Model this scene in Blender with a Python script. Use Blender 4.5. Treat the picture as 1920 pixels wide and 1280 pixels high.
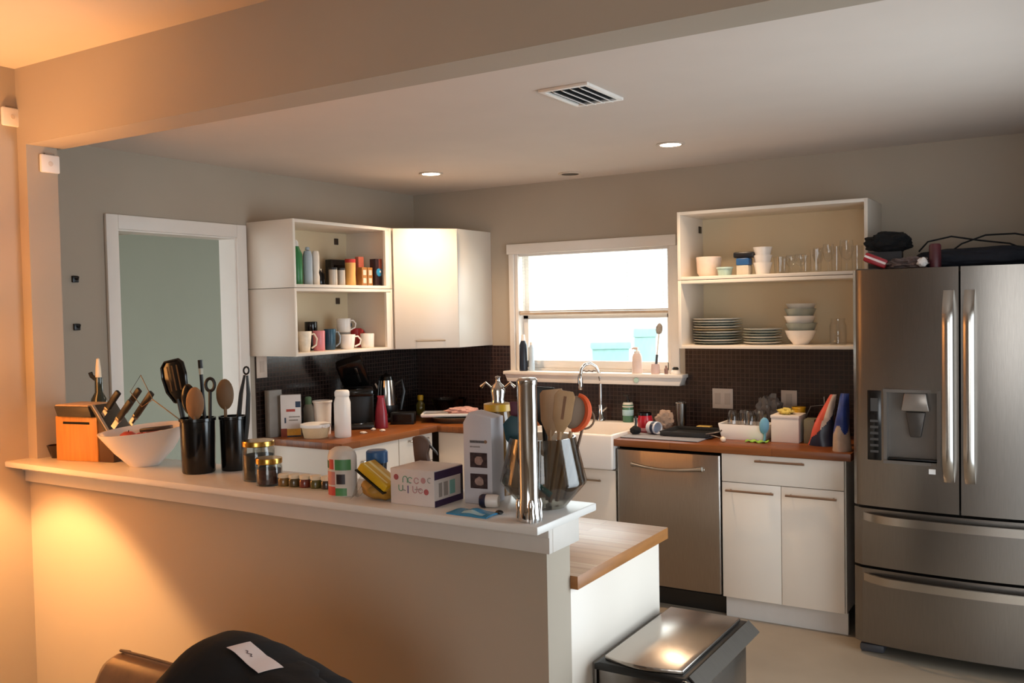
import bpy, bmesh, math, random
from math import sin, cos, pi, radians
from mathutils import Vector, Matrix, noise

for o in list(bpy.data.objects):
    bpy.data.objects.remove(o)
SC = bpy.context.scene
COL = SC.collection

# ------------------------------------------------------------------ camera
cam_d = bpy.data.cameras.new('camera')
cam_d.sensor_width = 36.0
cam_d.lens = 1737.55 / 1920 * 36
cam_d.clip_start = 0.02
cam = bpy.data.objects.new('camera', cam_d)
COL.objects.link(cam)
R_, U_, F_ = (.85000, .52642, -.01953), (-.00141, .03935, .99922), (-.52678, .84931, -.03419)
cam.matrix_world = Matrix(((R_[0], U_[0], -F_[0], 4.1061), (R_[1], U_[1], -F_[1], -5.3143), (R_[2], U_[2], -F_[2], 1.6415), (0, 0, 0, 1)))
SC.camera = cam

# ------------------------------------------------------------------ view, sky, daylight
SC.view_settings.view_transform = 'Standard'
SC.view_settings.look = 'None'
SC.view_settings.exposure = 0.38
SC.view_settings.gamma = 1.0
SC.view_settings.use_curve_mapping = False
SC.cycles.use_denoising = True
SC.cycles.max_bounces = 10
SC.cycles.diffuse_bounces = 5
SC.cycles.transparent_max_bounces = 24
SC.cycles.sample_clamp_indirect = 4.0
SC.cycles.caustics_reflective = False
SC.cycles.caustics_refractive = False

W = bpy.data.worlds.new('sky')
SC.world = W
W.use_nodes = True
W.node_tree.nodes['Background'].inputs[0].default_value = (.90, .97, 1.0, 1)
W.node_tree.nodes['Background'].inputs[1].default_value = 2.6


def light(name, kind, loc, energy, col, rot=None, **kw):
    d = bpy.data.lights.new(name, kind)
    d.energy = energy
    d.color = col
    for k, v in kw.items():
        setattr(d, k, v)
    o = bpy.data.objects.new(name, d)
    COL.objects.link(o)
    o.location = loc
    if rot:
        o.rotation_euler = rot
    return o


# daylight entering through the glazed door (right end of the kitchen) and the living room windows
light('daylight_door', 'AREA', (4.56, -2.1, 1.05), 27, (.72, .87, 1.0), (0, radians(90), 0), shape='RECTANGLE', size=1.9, size_y=1.5)
light('daylight_living', 'AREA', (5.0, -8.1, 1.5), 17, (.98, .93, .90), (radians(90), 0, 0), shape='RECTANGLE', size=2.2, size_y=1.6)
light('daylight_sink_window', 'AREA', (1.42, .30, 1.62), 6, (.95, .97, 1.0), (radians(-90), 0, 0), shape='RECTANGLE', size=1.1, size_y=.74)
light('daylight_hall', 'AREA', (-1.6, -3.6, 1.6), 1.3, (.84, .97, .92), (radians(90), 0, 0), shape='RECTANGLE', size=1.2, size_y=1.4)


# ------------------------------------------------------------------ materials
def lin(c):
    if isinstance(c, str):
        c = [int(c[i:i + 2], 16) / 255 for i in (0, 2, 4)]
    return tuple(x / 12.92 if x <= .04045 else ((x + .055) / 1.055) ** 2.4 for x in c) + (1,)


MATS = {}


def mat(name, col='cccccc', rough=.5, metal=0.0, var=.07, scale=18.0, stretch=(1, 1, 1), bump=0.0, spec=.5, emit=0.0, emitcol=None, coat=0.0, trans=0.0):
    if name in MATS:
        return MATS[name]
    m = bpy.data.materials.new(name)
    m.use_nodes = True
    nt = m.node_tree
    b = nt.nodes['Principled BSDF']
    c = lin(col)
    tc = nt.nodes.new('ShaderNodeTexCoord')
    mp = nt.nodes.new('ShaderNodeMapping')
    mp.inputs['Scale'].default_value = stretch
    nz = nt.nodes.new('ShaderNodeTexNoise')
    nz.inputs['Scale'].default_value = scale
    nz.inputs['Detail'].default_value = 4
    rp = nt.nodes.new('ShaderNodeValToRGB')
    rp.color_ramp.elements[0].position = .3
    rp.color_ramp.elements[1].position = .7
    rp.color_ramp.elements[0].color = tuple(x * (1 - var) for x in c[:3]) + (1,)
    rp.color_ramp.elements[1].color = tuple(min(1, x * (1 + var)) for x in c[:3]) + (1,)
    L = nt.links.new
    L(tc.outputs['Object'], mp.inputs[0])
    L(mp.outputs[0], nz.inputs[0])
    L(nz.outputs[0], rp.inputs[0])
    L(rp.outputs[0], b.inputs['Base Color'])
    b.inputs['Roughness'].default_value = rough
    b.inputs['Metallic'].default_value = metal
    b.inputs['Specular IOR Level'].default_value = spec
    b.inputs['Coat Weight'].default_value = coat
    b.inputs['Transmission Weight'].default_value = trans
    if emit:
        b.inputs['Emission Color'].default_value = lin(emitcol or col)
        b.inputs['Emission Strength'].default_value = emit
    if bump:
        bp = nt.nodes.new('ShaderNodeBump')
        bp.inputs['Strength'].default_value = bump
        bp.inputs['Distance'].default_value = .004
        L(nz.outputs[0], bp.inputs['Height'])
        L(bp.outputs[0], b.inputs['Normal'])
    MATS[name] = m
    return m


def glass(name, tint=(1, 1, 1), gloss=.12, ior=1.45):
    """thin clear glass: mostly see-through, mirror-like towards grazing angles"""
    if name in MATS:
        return MATS[name]
    m = bpy.data.materials.new(name)
    m.use_nodes = True
    nt = m.node_tree
    nt.nodes.remove(nt.nodes['Principled BSDF'])
    out = nt.nodes['Material Output']
    tr = nt.nodes.new('ShaderNodeBsdfTransparent')
    nz = nt.nodes.new('ShaderNodeTexNoise')
    nz.inputs['Scale'].default_value = 6
    rp = nt.nodes.new('ShaderNodeValToRGB')
    rp.color_ramp.elements[0].color = tuple(x * .96 for x in tint) + (1,)
    rp.color_ramp.elements[1].color = tuple(tint) + (1,)
    gl = nt.nodes.new('ShaderNodeBsdfGlossy')
    gl.inputs['Roughness'].default_value = .03
    lw = nt.nodes.new('ShaderNodeLayerWeight')
    pw_ = nt.nodes.new('ShaderNodeMath')
    pw_.operation = 'POWER'
    pw_.inputs[1].default_value = 4.0
    ad = nt.nodes.new('ShaderNodeMath')
    ad.operation = 'MULTIPLY_ADD'
    ad.use_clamp = True
    ad.inputs[1].default_value = (ior - 1) * 1.5
    ad.inputs[2].default_value = gloss * .3
    mx = nt.nodes.new('ShaderNodeMixShader')
    L = nt.links.new
    L(nz.outputs[0], rp.inputs[0])
    L(rp.outputs[0], tr.inputs[0])
    L(lw.outputs['Facing'], pw_.inputs[0])
    L(pw_.outputs[0], ad.inputs[0])
    L(ad.outputs[0], mx.inputs[0])
    L(tr.outputs[0], mx.inputs[1])
    L(gl.outputs[0], mx.inputs[2])
    L(mx.outputs[0], out.inputs[0])
    MATS[name] = m
    return m


def brickmat(name, c1, c2, mortar, bw, bh, ms, axes='xz', rough=.35, noise_amt=.25, nstretch=(1, 1, 1), nscale=8, offset=.5, bumpy=0):
    m = bpy.data.materials.new(name)
    m.use_nodes = True
    nt = m.node_tree
    b = nt.nodes['Principled BSDF']
    L = nt.links.new
    tc = nt.nodes.new('ShaderNodeTexCoord')
    sp = nt.nodes.new('ShaderNodeSeparateXYZ')
    cb = nt.nodes.new('ShaderNodeCombineXYZ')
    L(tc.outputs['Object'], sp.inputs[0])
    L(sp.outputs['xyz'.index(axes[0])], cb.inputs[0])
    L(sp.outputs['xyz'.index(axes[1])], cb.inputs[1])
    br = nt.nodes.new('ShaderNodeTexBrick')
    br.offset = offset
    br.inputs['Scale'].default_value = 1
    br.inputs['Brick Width'].default_value = bw
    br.inputs['Row Height'].default_value = bh
    br.inputs['Mortar Size'].default_value = ms
    br.inputs['Color1'].default_value = lin(c1)
    br.inputs['Color2'].default_value = lin(c2)
    br.inputs['Mortar'].default_value = lin(mortar)
    L(cb.outputs[0], br.inputs[0])
    mp = nt.nodes.new('ShaderNodeMapping')
    mp.inputs['Scale'].default_value = nstretch
    nz = nt.nodes.new('ShaderNodeTexNoise')
    nz.inputs['Scale'].default_value = nscale
    nz.inputs['Detail'].default_value = 5
    L(tc.outputs['Object'], mp.inputs[0])
    L(mp.outputs[0], nz.inputs[0])
    mx = nt.nodes.new('ShaderNodeMix')
    mx.data_type = 'RGBA'
    mx.blend_type = 'OVERLAY'
    mx.inputs[0].default_value = noise_amt
    L(br.outputs[0], mx.inputs[6])
    L(nz.outputs[0], mx.inputs[7])
    L(mx.outputs[2], b.inputs['Base Color'])
    b.inputs['Roughness'].default_value = rough
    if bumpy:
        bp = nt.nodes.new('ShaderNodeBump')
        bp.inputs['Strength'].default_value = bumpy
        bp.inputs['Distance'].default_value = .002
        bp.invert = True
        L(br.outputs['Fac'], bp.inputs['Height'])
        L(bp.outputs[0], b.inputs['Normal'])
    MATS[name] = m
    return m


wall_m = mat('greige wall paint', 'b0a494', .75, var=.02, scale=3, bump=.05, spec=.25)
hall_m = mat('grey green wall paint', 'a3a698', .8, var=.02, scale=3, spec=.2)
ceil_m = mat('ceiling paint', 'd8ccc1', .85, var=.015, scale=4, bump=.04, spec=.2)
trim_m = mat('white trim paint', 'ebe4dc', .45, var=.02, scale=6)
slab_m = mat('white ledge paint', 'e4e0da', .3, var=.03, scale=7)
cab_m = mat('white cabinet lacquer', 'e6dccf', .32, var=.015, scale=4)
cabin_m = mat('cabinet interior melamine', 'dccaa8', .5, var=.02, scale=5)
floor_m = mat('sealed concrete floor', '918473', .42, var=.13, scale=2.2, bump=.05)
steel_m = mat('brushed stainless steel', '87817b', .27, 1.0, var=.06, scale=30, stretch=(14, 14, .5))
steelh_m = mat('horizontal brushed steel', '978e85', .3, 1.0, var=.06, scale=30, stretch=(.5, 14, 14), bump=.015)
handle_m = mat('polished steel handle', 'b9b2aa', .22, 1.0, var=.04, scale=9)
chrome_m = mat('chrome', 'd8d6d4', .07, 1.0, var=.02, scale=5)
black_m = mat('black plastic', '141312', .38, var=.1, scale=20)
blackg_m = mat('glossy black', '0c0b0b', .16, var=.1, scale=10)
rubber_m = mat('black rubber', '1a1918', .75, var=.1)
dark_m = mat('dark gap', '0b0a0a', .9, var=.05)
white_m = mat('white ceramic', 'eee8e2', .25, var=.02, scale=7)
whitep_m = mat('white plastic', 'f0ebe5', .4, var=.02, scale=7)
cream_m = mat('cream plastic', 'e8d9bd', .45, var=.03)
wood_m = brickmat('butcher block side', '8a4f22', '6f3a17', '5a2d12', .55, .045, .0012, 'xy', .35, .3, (1.5, 30, 30), 3)
woody_m = brickmat('butcher block along y', '97592a', '7a431c', '5c3013', .55, .045, .0012, 'yx', .35, .3, (30, 1.5, 30), 3)
woodpale_m = brickmat('worn butcher block', 'dcc0a8', 'cba68a', 'b18d70', .6, .05, .0012, 'xy', .32, .35, (2, 26, 26), 3)
tile_m = brickmat('brown mosaic tile', '33211c', '22140f', '4a3730', .0265, .0265, .0022, 'xz', .3, .25, (1, 1, 1), 22, 0.0, .4)
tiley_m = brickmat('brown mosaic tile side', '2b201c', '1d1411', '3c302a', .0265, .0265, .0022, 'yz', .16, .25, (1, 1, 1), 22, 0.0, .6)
bamboo_m = mat('bamboo', 'c98a45', .4, var=.16, scale=9, stretch=(9, 9, .6))
spoon_m = mat('olive wood', '8f6a48', .5, var=.18, scale=9, stretch=(5, 5, .8))
beech_m = mat('beech wood', 'c7a27c', .5, var=.12, scale=9, stretch=(5, 5, .8))
gold_m = mat('gold metal', 'c79a4d', .22, 1.0, var=.05)
clear_m = glass('clear glass')
pane_m = glass('window glass', (.97, 1, .99), .06, 1.3)
smoke_m = glass('smoked glass', (.60, .575, .54), .22, 1.5)
jar_m = glass('jar glass', (.93, .95, .94), .14)
leather_m = mat('brown leather', '8a6040', .38, var=.18, scale=30, bump=.12)
blackcloth_m = mat('black woven cloth', '08080a', .9, var=.2, scale=60, bump=.2)
navycloth_m = mat('navy cloth', '141722', .8, var=.25, scale=50, bump=.2)


# ------------------------------------------------------------------ mesh builder
class M:
    def __init__(s):
        s.bm = bmesh.new()
        s.mi = 0

    def m(s, i):
        s.mi = i
        return s

    def _fin(s, faces):
        for f in faces:
            f.material_index = s.mi
        return s

    def box(s, x0, y0, z0, x1, y1, z1, b=0.0, rz=0.0, ry=0.0, seg=2):
        r = bmesh.ops.create_cube(s.bm, size=1)
        vs = r['verts']
        c = Vector(((x0 + x1) / 2, (y0 + y1) / 2, (z0 + z1) / 2))
        d = Vector((abs(x1 - x0), abs(y1 - y0), abs(z1 - z0)))
        for v in vs:
            v.co = Vector((v.co.x * d.x, v.co.y * d.y, v.co.z * d.z))
        fs = set(f for v in vs for f in v.link_faces)
        if b:
            b = min(b, min(d) * .49)
            es = list(set(e for v in vs for e in v.link_edges))
            r = bmesh.ops.bevel(s.bm, geom=es, offset=b, segments=seg, affect='EDGES', profile=.5)
            fs = set(r['faces'])
            for v in r['verts']:
                fs |= set(v.link_faces)
            vs = list(set(v for f in fs for v in f.verts))
        Rm = Matrix.Rotation(rz, 3, 'Z') @ Matrix.Rotation(ry, 3, 'Y')
        for v in vs:
            v.co = Rm @ v.co + c
        return s._fin(fs)

    def lathe(s, prof, c=(0, 0, 0), seg=28, sq=(1, 1)):
        rings = []
        new = []
        for r, z in prof:
            if r < 1e-6:
                rings.append([s.bm.verts.new((c[0], c[1], c[2] + z))])
            else:
                rings.append([s.bm.verts.new((c[0] + r * sq[0] * cos(2 * pi * k / seg), c[1] + r * sq[1] * sin(2 * pi * k / seg), c[2] + z)) for k in range(seg)])
        for a, b in zip(rings, rings[1:]):
            if len(a) == 1 and len(b) == 1:
                continue
            for k in range(seg):
                k2 = (k + 1) % seg
                if len(a) == 1:
                    new.append(s.bm.faces.new((a[0], b[k2], b[k])))
                elif len(b) == 1:
                    new.append(s.bm.faces.new((a[k], a[k2], b[0])))
                else:
                    new.append(s.bm.faces.new((a[k], a[k2], b[k2], b[k])))
        return s._fin(new)

    def cyl(s, x, y, z0, z1, r0, r1=None, seg=24):
        r1 = r0 if r1 is None else r1
        return s.lathe([(0, z0), (r0, z0), (r1, z1), (0, z1)], (x, y, 0), seg)

    def tube(s, pts, r, seg=8, closed=False, sq=1.0):
        P = [Vector(p) for p in pts]
        n = len(P)
        rs = r if isinstance(r, (list, tuple)) else [r] * n
        T = []
        for i in range(n):
            a = P[i - 1] if (i or closed) else P[i]
            b = P[(i + 1) % n] if (i < n - 1 or closed) else P[i]
            T.append((b - a).normalized())
        up = Vector((0, 0, 1)) if abs(T[0].z) < .9 else Vector((1, 0, 0))
        N = (up - T[0] * up.dot(T[0])).normalized()
        rings = []
        for i in range(n):
            N = (N - T[i] * N.dot(T[i])).normalized()
            B = T[i].cross(N)
            rings.append([s.bm.verts.new(P[i] + rs[i] * (N * cos(2 * pi * k / seg) * sq + B * sin(2 * pi * k / seg))) for k in range(seg)])
        new = []
        for i in range(n if closed else n - 1):
            a, b = rings[i], rings[(i + 1) % n]
            for k in range(seg):
                k2 = (k + 1) % seg
                new.append(s.bm.faces.new((a[k], a[k2], b[k2], b[k])))
        if not closed:
            new.append(s.bm.faces.new(rings[0][::-1]))
            new.append(s.bm.faces.new(rings[-1]))
        return s._fin(new)

    def prism(s, out, ax, a, b, bev=0.0):
        """outline of (u, v) pairs pushed along axis ax from a to b"""
        def P(u, v, w):
            return {'x': (w, u, v), 'y': (u, w, v), 'z': (u, v, w)}[ax]
        va = [s.bm.verts.new(P(u, v, a)) for u, v in out]
        vb = [s.bm.verts.new(P(u, v, b)) for u, v in out]
        n = len(out)
        new = [s.bm.faces.new(va[::-1]), s.bm.faces.new(vb)]
        for i in range(n):
            j = (i + 1) % n
            new.append(s.bm.faces.new((va[i], va[j], vb[j], vb[i])))
        bmesh.ops.recalc_face_normals(s.bm, faces=new)
        s._fin(new)
        if bev:
            es = list(set(e for f in new for e in f.edges))
            r = bmesh.ops.bevel(s.bm, geom=es, offset=bev, segments=2, affect='EDGES', profile=.5)
            s._fin(r['faces'])
        return s

    def lump(s, c, rx, ry, rz, seed=0, amp=.15, freq=2.0, sub=4, flat=None, pw=1.0):
        r = bmesh.ops.create_icosphere(s.bm, subdivisions=sub, radius=1)
        sd = Vector((seed * 7.13, seed * 3.7, seed * 1.9))
        fs = set()
        for v in r['verts']:
            d = v.co.copy()
            if pw != 1.0:
                d = Vector([math.copysign(abs(x) ** pw, x) for x in d])
            k = 1 + amp * noise.noise(v.co * freq + sd) + amp * .5 * noise.noise(v.co * freq * 2.7 + sd)
            d *= k
            z = d.z * rz
            if flat is not None and z < -flat * rz:
                z = -flat * rz
            v.co = Vector((c[0] + d.x * rx, c[1] + d.y * ry, c[2] + z))
            fs |= set(v.link_faces)
        return s._fin(fs)

    def sheet(s, fn, nu, nv, th=0.004, off=None):
        """grid surface fn(u,v)->xyz thickened along its normal"""
        g = [[Vector(fn(i / nu, j / nv)) for j in range(nv + 1)] for i in range(nu + 1)]

        def nrm(i, j):
            a = g[min(i + 1, nu)][j] - g[max(i - 1, 0)][j]
            b = g[i][min(j + 1, nv)] - g[i][max(j - 1, 0)]
            n = a.cross(b)
            return n.normalized() if n.length > 1e-9 else Vector((0, 0, 1))
        A = [[s.bm.verts.new(g[i][j]) for j in range(nv + 1)] for i in range(nu + 1)]
        B = [[s.bm.verts.new(g[i][j] - nrm(i, j) * th) for j in range(nv + 1)] for i in range(nu + 1)]
        new = []
        for i in range(nu):
            for j in range(nv):
                new.append(s.bm.faces.new((A[i][j], A[i + 1][j], A[i + 1][j + 1], A[i][j + 1])))
                new.append(s.bm.faces.new((B[i][j], B[i][j + 1], B[i + 1][j + 1], B[i + 1][j])))
        for i in range(nu):
            new.append(s.bm.faces.new((A[i][0], B[i][0], B[i + 1][0], A[i + 1][0])))
            new.append(s.bm.faces.new((A[i][nv], A[i + 1][nv], B[i + 1][nv], B[i][nv])))
        for j in range(nv):
            new.append(s.bm.faces.new((A[0][j], A[0][j + 1], B[0][j + 1], B[0][j])))
            new.append(s.bm.faces.new((A[nu][j], B[nu][j], B[nu][j + 1], A[nu][j + 1])))
        return s._fin(new)

    def xf(s, rot=(0, 0, 0), loc=(0, 0, 0), start=0):
        from mathutils import Euler
        Mx = Matrix.Translation(loc) @ Euler(rot).to_matrix().to_4x4()
        s.bm.verts.ensure_lookup_table()
        for v in s.bm.verts[start:]:
            v.co = Mx @ v.co
        return s

    def n(s):
        return len(s.bm.verts)

    def obj(s, name, mats, parent=None, loc=(0, 0, 0), rot=(0, 0, 0), angle=38, recalc=True):
        if recalc:
            bmesh.ops.recalc_face_normals(s.bm, faces=s.bm.faces[:])
        me = bpy.data.meshes.new(name)
        s.bm.to_mesh(me)
        s.bm.free()
        for m in (mats if isinstance(mats, (list, tuple)) else [mats]):
            me.materials.append(m)
        me.shade_smooth()
        me.set_sharp_from_angle(angle=radians(angle))
        o = bpy.data.objects.new(name, me)
        COL.objects.link(o)
        o.location = loc
        o.rotation_euler = rot
        if parent:
            o.parent = parent
        return o


def tag(o, label, cat, group=None, kind=None):
    o['label'] = label
    o['category'] = cat
    if group:
        o['group'] = group
    if kind:
        o['kind'] = kind
    return o


def thing(name, label, cat, loc=(0, 0, 0), rz=0.0, group=None, rot=None):
    o = bpy.data.objects.new(name, None)
    COL.objects.link(o)
    o.empty_display_size = .05
    o.location = loc
    o.rotation_euler = rot or (0, 0, rz)
    return tag(o, label, cat, group)


def struct(name, b, m, label, cat, parent=None):
    o = b.obj(name, m, parent)
    if parent is None:
        o['kind'] = 'structure'
        o['label'] = label
        o['category'] = cat
    return o


def dup(root, loc, rz=0.0, label=None, scale=None, mats=None):
    c = root.copy()
    COL.objects.link(c)
    c.location = loc
    c.rotation_euler = (0, 0, rz)
    if label:
        c['label'] = label
    if scale:
        c.scale = scale
    for ch in root.children:
        d = ch.copy()
        COL.objects.link(d)
        d.parent = c
        for g in ch.children:
            e = g.copy()
            COL.objects.link(e)
            e.parent = d
    return c


# ================================================================== SETTING
H, HL = 2.473, 2.625
struct('floor', M().box(-4, -8.3, -.1, 6.6, .15, 0), floor_m, 'pale sealed concrete floor under the kitchen and living area', 'floor')
struct('ceiling', M().box(-.1, -3.07, H, 5.7, .15, H + .1), ceil_m, 'smooth off-white kitchen ceiling with recessed lights', 'ceiling')
struct('ceiling_living', M().box(.4, -8.3, HL, 6.6, -3.06, HL + .1), ceil_m, 'higher living room ceiling at the top left', 'ceiling')
# back wall with the sink window opening
WX0, WX1, WZ0, WZ1 = .83, 1.965, 1.235, 2.03
struct('wall_back', M().box(-.12, 0, 0, WX0, .15, H).box(WX1, 0, 0, 5.7, .15, H).box(WX0, 0, 0, WX1, .15, WZ0).box(WX0, 0, WZ1, WX1, .15, H),
       wall_m, 'greige back wall holding the sink window', 'wall')
# left kitchen wall with a cased doorway
DY0, DY1, DZ = -2.415, -1.65, 2.085
struct('wall_left', M().box(-.12, -3.2, 0, 0, DY0, H).box(-.12, DY1, 0, 0, .001, H).box(-.12, DY0, DZ, 0, DY1, H), wall_m, 'greige left wall of the kitchen with a doorway', 'wall')
YW, TW = -3.208, .128
struct('wall_living_left', M().box(.40, -8.3, 0, .523, YW + TW, HL), wall_m, 'warm lit living room wall at the left edge', 'wall')
struct('wall_stub', M().box(-.12, YW + .02, 0, .40, YW + TW, H), wall_m, 'short return wall behind the ledge', 'wall')
struct('wall_pilaster', M().box(.523, YW, 1.0895, .582, YW + TW, 2.3252), wall_m, 'narrow pilaster rising from the ledge to the beam', 'wall')
struct('wall_beam', M().box(.523, YW, 2.325, 6.6, YW + .15, HL + .05), wall_m, 'dropped beam over the half wall opening', 'beam')
struct('wall_half', M().box(.523, YW, 0, 2.8946, YW + TW, 1.066), wall_m, 'half wall dividing living room from kitchen', 'wall')
# right side: kitchen end wall with a glazed door opening, living room right and front walls
struct('wall_right', M().box(4.40, -3.07, 0, 4.52, -2.9, H).box(4.40, -1.3, 0, 4.52, .15, H).box(4.40, -2.9, 2.05, 4.52, -1.3, H).box(4.14, -.82, 0, 4.39, 0, H), wall_m, 'kitchen end wall with a wide glazed opening and an added light-blocking return', 'wall')  # last box is an unseen return added to shade the wall above the fridge
struct('wall_living_right', M().box(6.5, -8.3, 0, 6.6, -3.06, HL).box(5.5, -3.2, 0, 6.6, -3.06, HL), wall_m, 'living room right hand wall', 'wall')
struct('wall_front', M().box(.4, -8.3, 0, 3.8, -8.2, HL).box(6.2, -8.3, 0, 6.6, -8.2, HL).box(3.8, -8.3, 0, 6.2, -8.2, .6).box(3.8, -8.3, 2.35, 6.2, -8.2, HL), wall_m, 'living room wall behind the camera', 'wall')
# hallway seen through the doorway
struct('wall_hall', M().box(-3.6, -1.15, 0, -.12, -1.05, 2.6), hall_m, 'grey green hallway wall beyond the doorway', 'wall')
struct('wall_hall_end', M().box(-3.7, -4.4, 0, -3.6, -1.05, 2.6), hall_m, 'hallway end wall beyond the doorway', 'wall')
struct('ceiling_hall', M().box(-3.7, -4.4, 2.225, -.12, -1.05, 2.3), ceil_m, 'hallway ceiling beyond the doorway', 'ceiling')
# door casing (jamb lining + architrave)
d = struct('door_1', M().box(-.125, DY0, 0, .004, DY0 + .012, DZ - .012).box(-.125, DY1 - .012, 0, .004, DY1, DZ - .012).box(-.125, DY0, DZ - .012, .004, DY1, DZ), trim_m,
           'white cased doorway without a door leaf', 'doorway')
struct('casing', M().box(.0005, DY0 - .065, 0, .02, DY0 + .004, DZ + .068, .004).box(.0005, DY1 - .004, 0, .02, DY1 + .065, DZ + .068, .004).box(.0005, DY0 + .004, DZ - .004, .0195, DY1 - .004, DZ + .068, .004),
       trim_m, '', '', d)
# ledge slab and its apron
LY0, LY1 = -3.307, -2.974
struct('trim_1', M().box(.5235, LY0, 1.068, 2.926, LY1, 1.09, .004), slab_m, 'glossy white ledge slab topping the half wall', 'ledge')
struct('trim_2', M().box(.5235, YW - .02, 1.0, 2.915, YW, 1.0675, .003).box(2.8948, YW, 1.0, 2.915, YW + TW + .02, 1.0675, .003).box(.5235, YW - .032, 1.045, 2.92, YW - .02, 1.0675, .004),
       mat('apron paint', 'd3cbc2', .5, var=.02), 'flat apron board under the ledge slab', 'trim')
# mosaic backsplash
sp = .008
struct('trim_3', M().box(.0005, -1.535, .90, sp, -sp, 1.396), tiley_m, 'dark mosaic tile backsplash on the left wall', 'backsplash')
struct('trim_4', M().box(.0005, -sp, .90, .80, -.0005, 1.40).box(.80, -sp, .90, 2.045, -.0005, 1.163).box(2.045, -sp, .90, 3.16, -.0005, 1.40), tile_m, 'brown mosaic tile backsplash on the back wall', 'backsplash')

# window
w = struct('window_1', M().box(WX0, 0.0, WZ0, WX0 + .035, .15, WZ1).box(WX1 - .03, .0, WZ0, WX1, .15, WZ1).box(WX0 + .035, 0, WZ1 - .01, WX1 - .03, .15, WZ1).box(WX0 + .035, .03, WZ0, WX1 - .03, .15, WZ0 + .012), trim_m,
           'white sash window above the sink', 'window')
fx0, fx1 = WX0 + .035, WX1 - .03
struct('upper_sash', M().box(fx0, .095, 1.595, fx0 + .03, .125, 2.018).box(fx1 - .025, .095, 1.595, fx1, .125, 2.018).box(fx0, .095, 2.0, fx1, .125, 2.018).box(fx0, .095, 1.592, fx1, .125, 1.62), trim_m, '', '', w)
struct('lower_sash', M().box(fx0, .06, WZ0 + .012, fx0 + .04, .09, 1.60).box(fx1 - .03, .06, WZ0 + .012, fx1, .09, 1.60).box(fx0, .06, WZ0 + .012, fx1, .09, WZ0 + .065, .004).box(fx0, .06, 1.575, fx1, .09, 1.612, .004), trim_m, '', '', w)
g = struct('pane', M().box(fx0 + .02, .108, 1.60, fx1 - .02, .111, 2.01).box(fx0 + .03, .074, WZ0 + .05, fx1 - .02, .077, 1.58), pane_m, '', '', w)
struct('trim_5', M().box(.795, -.028, 2.012, 2.0, -.0005, 2.078, .004).box(.805, -.018, 1.234, .842, -.0005, 2.012, .003).box(1.955, -.018, 1.234, 2.01, -.0005, 2.012, .003), trim_m, 'white window casing with a deep head board', 'casing')
struct('trim_6', M().prism([(.80, 1.214), (2.055, 1.214), (2.035, 1.165), (.82, 1.165)], 'y', -.085, -.0005, .004).box(.795, -.10, 1.212, 2.062, .03, 1.2345, .005), trim_m, 'white window sill shelf above the sink', 'sill')

# mini blind pulled half way down
bl = thing('window_blind', 'white mini blind with open slats covering the upper half of the sink window', 'blind', (0, 0, 0))
M().box(.868, .012, 1.996, 1.932, .042, 2.0185, .003).obj('headrail', whitep_m, bl)
b = M()
for k in range(17):
    z = 1.648 + k * .021
    b.box(.872, .014, z, 1.930, .038, z + .0012)
b.obj('slats', mat('blind slat', 'f6f4ef', .5, var=.01), bl)
b = M().box(.868, .010, 1.604, 1.933, .042, 1.622, .003).box(.868, .012, 1.624, 1.933, .040, 1.632, .002)
b.obj('bottom_rail', mat('tan rail', 'cbb49c', .5, var=.08), bl)
for x in (.90, 1.18, 1.42, 1.66, 1.90):
    M().tube([(x, .0125, 1.61), (x, .0125, 1.998)], .0012, 5).obj('ladder_cord', mat('cord', 'e2dccf', .8), bl)

# ================================================================== OUTSIDE the sink window
gm = mat('bright paving', 'e4e4de', .9, var=.05, scale=2)
struct('ground_outside', M().box(-14, .16, 0, 10, 14, .05), gm, 'sunlit pale paving outside the window', 'ground')
struct('fence_outside', M().box(-14, 8.0, -.3, 10, 8.1, 2.2), mat('white fence', 'efefeb', .9, var=.04, scale=2), 'white garden wall outside the window', 'fence')
bin_m = mat('aqua bin plastic', 'a9cbc9', .5, var=.05)


def wheelie(x, y, s, hz, label):
    t = thing('wheeled_bin', label, 'bin', (x, y, .05), .5, 'bins outside the window')
    t.scale = (s, s, hz)
    M().prism([(-.23, .08), (.23, .08), (.29, 1.0), (-.29, 1.0)], 'y', -.27, .27, .01).obj('body', bin_m, t)
    M().box(-.32, -.31, 1.0, .32, .31, 1.06, .02).obj('lid', bin_m, t)
    for sx in (-1, 1):
        M().lathe([(0, -.03), (.09, -.03), (.09, .03), (0, .03)], (0, 0, 0), 16).xf((0, pi / 2, 0), (sx * .26, .2, .09)).obj('wheel', rubber_m, t)


wheelie(.09, 3.0, .62, 1.19, 'broad aqua wheeled bin outside the lower window pane')
wheelie(.66, 2.55, .33, 1.32, 'narrow aqua wheeled bin outside, behind the pump bottle')
t = thing('garden_tub', 'low pale aqua tub outside behind the left of the lower pane', 'tub', (-1.3, 4.4, .05))
M().lathe([(0, 0), (.34, 0), (.46, .75), (.50, .75), (.50, .79), (.43, .79), (.32, .04), (0, .04)]).obj('body', bin_m, t)
M().lathe([(.455, .70), (.52, .72), (.52, .80), (.46, .80)]).obj('rim', bin_m, t)

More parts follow.
